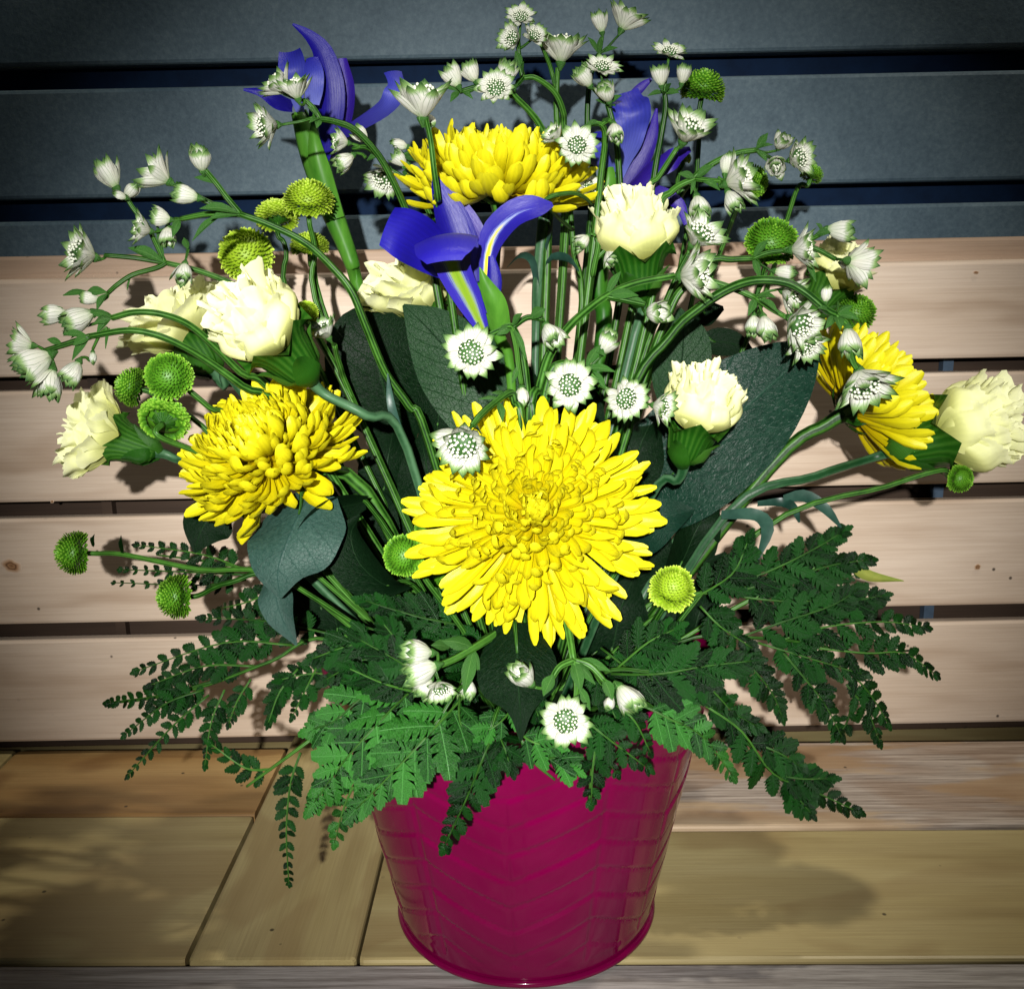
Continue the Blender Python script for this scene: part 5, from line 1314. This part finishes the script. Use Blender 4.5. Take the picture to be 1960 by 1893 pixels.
def frond(label, rachis, pinnae, mat='fern', nrm=(0, 0.35, 0.95), rr=0.0011):
    """rachis: pixel path; pinnae: list of (pixel path, leaflet length in px, number per side)"""
    q = [P(*a) for a in rachis]
    b = foot(q[0])
    t = thing('fern_frond', label, 'fern', b, 'leather fern fronds')
    V, F, U = tube([b] + q, [rr, rr * 0.45], 6, 5); part('rachis', V, F, M['stem'], t, U)
    nv = D3(*nrm)
    for (path, size, n) in pinnae:
        p = [P(*a) for a in path]
        mid = p[0].lerp(p[-1], 0.5) if len(p) == 2 else None
        if mid is not None: p = [p[0], mid + D3(0, 0.25, 0.5) * (p[1] - p[0]).length * 0.12, p[1]]
        pinna(t, None, p, size * mpp(p[0]) * (1.34 if mat == 'fern_bright' else 1.12), n, mat, nv)
    return t
random.seed(1000)
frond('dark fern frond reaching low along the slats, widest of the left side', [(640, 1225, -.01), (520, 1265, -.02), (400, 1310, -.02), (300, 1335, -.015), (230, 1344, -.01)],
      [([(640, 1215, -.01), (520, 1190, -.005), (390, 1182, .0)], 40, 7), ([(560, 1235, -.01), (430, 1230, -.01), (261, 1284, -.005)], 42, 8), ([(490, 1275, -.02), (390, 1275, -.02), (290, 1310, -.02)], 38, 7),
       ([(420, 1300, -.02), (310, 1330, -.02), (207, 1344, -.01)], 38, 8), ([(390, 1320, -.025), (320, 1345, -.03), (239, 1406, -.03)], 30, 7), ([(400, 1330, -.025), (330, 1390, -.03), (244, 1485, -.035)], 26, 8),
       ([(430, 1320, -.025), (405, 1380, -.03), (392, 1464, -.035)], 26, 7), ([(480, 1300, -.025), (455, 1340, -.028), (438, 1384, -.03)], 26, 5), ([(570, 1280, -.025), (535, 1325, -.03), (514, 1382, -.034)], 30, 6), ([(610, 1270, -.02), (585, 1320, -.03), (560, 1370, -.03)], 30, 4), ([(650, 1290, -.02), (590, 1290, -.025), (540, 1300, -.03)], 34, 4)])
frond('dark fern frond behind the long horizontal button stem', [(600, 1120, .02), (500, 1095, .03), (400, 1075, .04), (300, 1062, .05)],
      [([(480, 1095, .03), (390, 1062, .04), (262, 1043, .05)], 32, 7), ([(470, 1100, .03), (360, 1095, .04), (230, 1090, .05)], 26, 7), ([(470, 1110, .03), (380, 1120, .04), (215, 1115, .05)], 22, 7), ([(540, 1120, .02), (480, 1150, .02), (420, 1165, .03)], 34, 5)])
frond('drooping fern sprig with a cut stalk hanging over the brown seat plank', [(640, 1380, -.07), (595, 1415, -.08), (520, 1470, -.082), (472, 1505, -.082)],
      [([(520, 1472, -.082), (470, 1470, -.08), (405, 1425, -.078)], 34, 4), ([(575, 1440, -.08), (556, 1500, -.084), (548, 1590, -.086), (553, 1692, -.086)], 30, 9)], rr=0.0012)
frond('bright fern frond draped across the bucket front, tip over its left edge', [(900, 1310, -.095), (830, 1390, -.112), (760, 1465, -.118), (685, 1545, -.118)],
      [([(895, 1325, -.098), (830, 1395, -.116), (760, 1470, -.122), (682, 1548, -.122)], 66, 7), ([(880, 1330, -.1), (880, 1380, -.112), (905, 1440, -.116)], 42, 3)], 'fern_bright')
frond('bright fern frond spreading over the bucket edge toward the seat seam', [(800, 1300, -.085), (730, 1370, -.10), (660, 1450, -.105), (605, 1530, -.105)],
      [([(810, 1300, -.086), (735, 1372, -.104), (660, 1455, -.11), (602, 1535, -.11)], 66, 7), ([(760, 1310, -.085), (700, 1330, -.098), (640, 1380, -.102), (600, 1395, -.1)], 56, 5),
       ([(690, 1480, -.1), (660, 1540, -.102), (640, 1612, -.1)], 34, 4)], 'fern_bright')
frond('mid-green fern frond with upright pinnae rising left of the astrantia cluster', [(850, 1330, -.08), (780, 1290, -.088), (700, 1240, -.09), (660, 1215, -.088)],
      [([(840, 1320, -.084), (770, 1270, -.094), (690, 1225, -.095)], 50, 6), ([(820, 1330, -.09), (740, 1310, -.098), (670, 1280, -.10)], 50, 6), ([(800, 1270, -.085), (760, 1225, -.088), (735, 1195, -.088)], 40, 4)], 'fern')
frond('dark fern tip hanging down the middle of the bucket', [(960, 1350, -.10), (930, 1430, -.115), (895, 1520, -.116), (852, 1615, -.112)],
      [([(950, 1390, -.11), (925, 1450, -.119), (892, 1530, -.119), (850, 1620, -.116)], 56, 7), ([(950, 1395, -.11), (965, 1430, -.118), (978, 1470, -.119)], 44, 3)], 'fern')
frond('fern sprig with pale cut stalk at the bucket front, below the dark pointed leaf', [(985, 1340, -.10), (992, 1400, -.115), (1020, 1455, -.119), (1062, 1492, -.12)],
      [([(1030, 1462, -.119), (1060, 1450, -.122), (1092, 1468, -.124)], 46, 2), ([(990, 1400, -.115), (1020, 1420, -.12), (1060, 1430, -.12)], 44, 3), ([(985, 1350, -.105), (960, 1380, -.112), (930, 1400, -.114)], 44, 3)], 'fern_bright')
frond('small dark fern tip right of the lowest astrantia, hanging on the bucket', [(1130, 1380, -.10), (1140, 1430, -.112), (1132, 1480, -.114), (1128, 1530, -.113)],
      [([(1140, 1430, -.114), (1134, 1480, -.117), (1132, 1535, -.116)], 40, 3), ([(1110, 1370, -.11), (1160, 1410, -.116), (1240, 1470, -.112)], 46, 5), ([(1120, 1380, -.11), (1140, 1420, -.114), (1180, 1480, -.112)], 36, 4), ([(1180, 1350, -.1), (1215, 1380, -.104), (1245, 1440, -.1)], 36, 4)], 'fern')
frond('bright slim fern branch crossing the right rim of the bucket', [(1190, 1340, -.085), (1260, 1360, -.088), (1330, 1400, -.088), (1400, 1475, -.085)],
      [([(1220, 1345, -.088), (1280, 1375, -.092), (1345, 1410, -.092), (1402, 1484, -.088)], 44, 8)], 'fern_bright')
frond('fern frond sweeping down past the bucket onto the weathered plank', [(1310, 1330, -.05), (1400, 1385, -.05), (1470, 1470, -.045), (1540, 1520, -.045), (1630, 1550, -.045)],
      [([(1330, 1345, -.05), (1390, 1360, -.052), (1450, 1390, -.052)], 44, 4), ([(1350, 1350, -.052), (1420, 1400, -.055), (1480, 1480, -.055), (1560, 1515, -.052), (1642, 1553, -.05)], 52, 10),
       ([(1440, 1420, -.05), (1490, 1440, -.054), (1530, 1465, -.055)], 44, 4), ([(1480, 1480, -.05), (1530, 1490, -.055), (1585, 1490, -.056)], 44, 4), ([(1500, 1500, -.05), (1530, 1530, -.055), (1552, 1556, -.056)], 36, 4)])
frond('fern frond pointing outward under the pale lime button, serrated and glossy', [(1150, 1290, -.07), (1250, 1285, -.08), (1350, 1275, -.08), (1430, 1266, -.078)],
      [([(1170, 1290, -.074), (1260, 1290, -.084), (1350, 1275, -.085), (1438, 1265, -.083)], 62, 8), ([(1220, 1285, -.078), (1290, 1320, -.084), (1360, 1335, -.082)], 46, 5), ([(1180, 1280, -.075), (1240, 1230, -.078), (1290, 1205, -.078)], 50, 5), ([(1290, 1285, -.08), (1350, 1310, -.082), (1400, 1360, -.08)], 40, 5)])
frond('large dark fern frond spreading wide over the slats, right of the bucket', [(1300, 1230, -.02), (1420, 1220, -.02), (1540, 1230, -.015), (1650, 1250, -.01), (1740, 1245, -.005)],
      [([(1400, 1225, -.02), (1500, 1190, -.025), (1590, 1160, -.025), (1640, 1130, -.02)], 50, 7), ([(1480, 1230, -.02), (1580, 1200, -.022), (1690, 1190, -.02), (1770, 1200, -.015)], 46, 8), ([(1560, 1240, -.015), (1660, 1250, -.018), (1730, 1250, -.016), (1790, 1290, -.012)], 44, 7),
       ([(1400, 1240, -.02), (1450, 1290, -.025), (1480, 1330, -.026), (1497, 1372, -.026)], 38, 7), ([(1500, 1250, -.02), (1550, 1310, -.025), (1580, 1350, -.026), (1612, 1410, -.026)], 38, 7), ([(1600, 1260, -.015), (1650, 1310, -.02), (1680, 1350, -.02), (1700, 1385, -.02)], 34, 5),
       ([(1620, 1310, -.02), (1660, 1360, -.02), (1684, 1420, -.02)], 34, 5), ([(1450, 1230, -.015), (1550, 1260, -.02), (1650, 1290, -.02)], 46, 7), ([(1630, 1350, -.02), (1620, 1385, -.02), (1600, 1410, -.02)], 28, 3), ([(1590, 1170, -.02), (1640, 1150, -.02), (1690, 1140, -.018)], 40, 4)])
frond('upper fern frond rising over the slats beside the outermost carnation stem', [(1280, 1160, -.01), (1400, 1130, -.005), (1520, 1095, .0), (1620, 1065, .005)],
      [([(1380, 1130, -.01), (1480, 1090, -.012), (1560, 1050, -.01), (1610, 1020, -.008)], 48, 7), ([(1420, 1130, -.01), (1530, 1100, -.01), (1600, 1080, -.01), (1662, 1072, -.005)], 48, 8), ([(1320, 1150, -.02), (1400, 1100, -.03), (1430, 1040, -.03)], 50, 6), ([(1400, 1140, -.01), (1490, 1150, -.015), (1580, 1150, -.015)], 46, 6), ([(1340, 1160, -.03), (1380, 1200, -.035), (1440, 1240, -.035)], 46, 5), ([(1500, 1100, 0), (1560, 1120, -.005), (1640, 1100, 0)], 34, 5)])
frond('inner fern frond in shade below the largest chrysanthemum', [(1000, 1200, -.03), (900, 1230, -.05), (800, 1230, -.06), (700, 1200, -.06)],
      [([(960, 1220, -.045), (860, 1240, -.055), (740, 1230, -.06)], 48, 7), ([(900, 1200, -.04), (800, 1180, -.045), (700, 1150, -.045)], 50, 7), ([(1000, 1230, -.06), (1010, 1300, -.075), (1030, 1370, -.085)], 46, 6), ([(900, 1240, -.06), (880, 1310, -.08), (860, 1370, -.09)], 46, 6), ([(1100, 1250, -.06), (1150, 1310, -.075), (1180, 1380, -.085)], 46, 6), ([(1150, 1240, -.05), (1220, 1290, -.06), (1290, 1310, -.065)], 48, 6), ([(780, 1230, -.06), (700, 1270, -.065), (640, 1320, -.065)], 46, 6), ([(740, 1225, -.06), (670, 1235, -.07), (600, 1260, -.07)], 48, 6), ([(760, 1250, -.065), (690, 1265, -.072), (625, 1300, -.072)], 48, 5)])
print('leaflets', NLEAF, 'objects', len(bpy.data.objects))
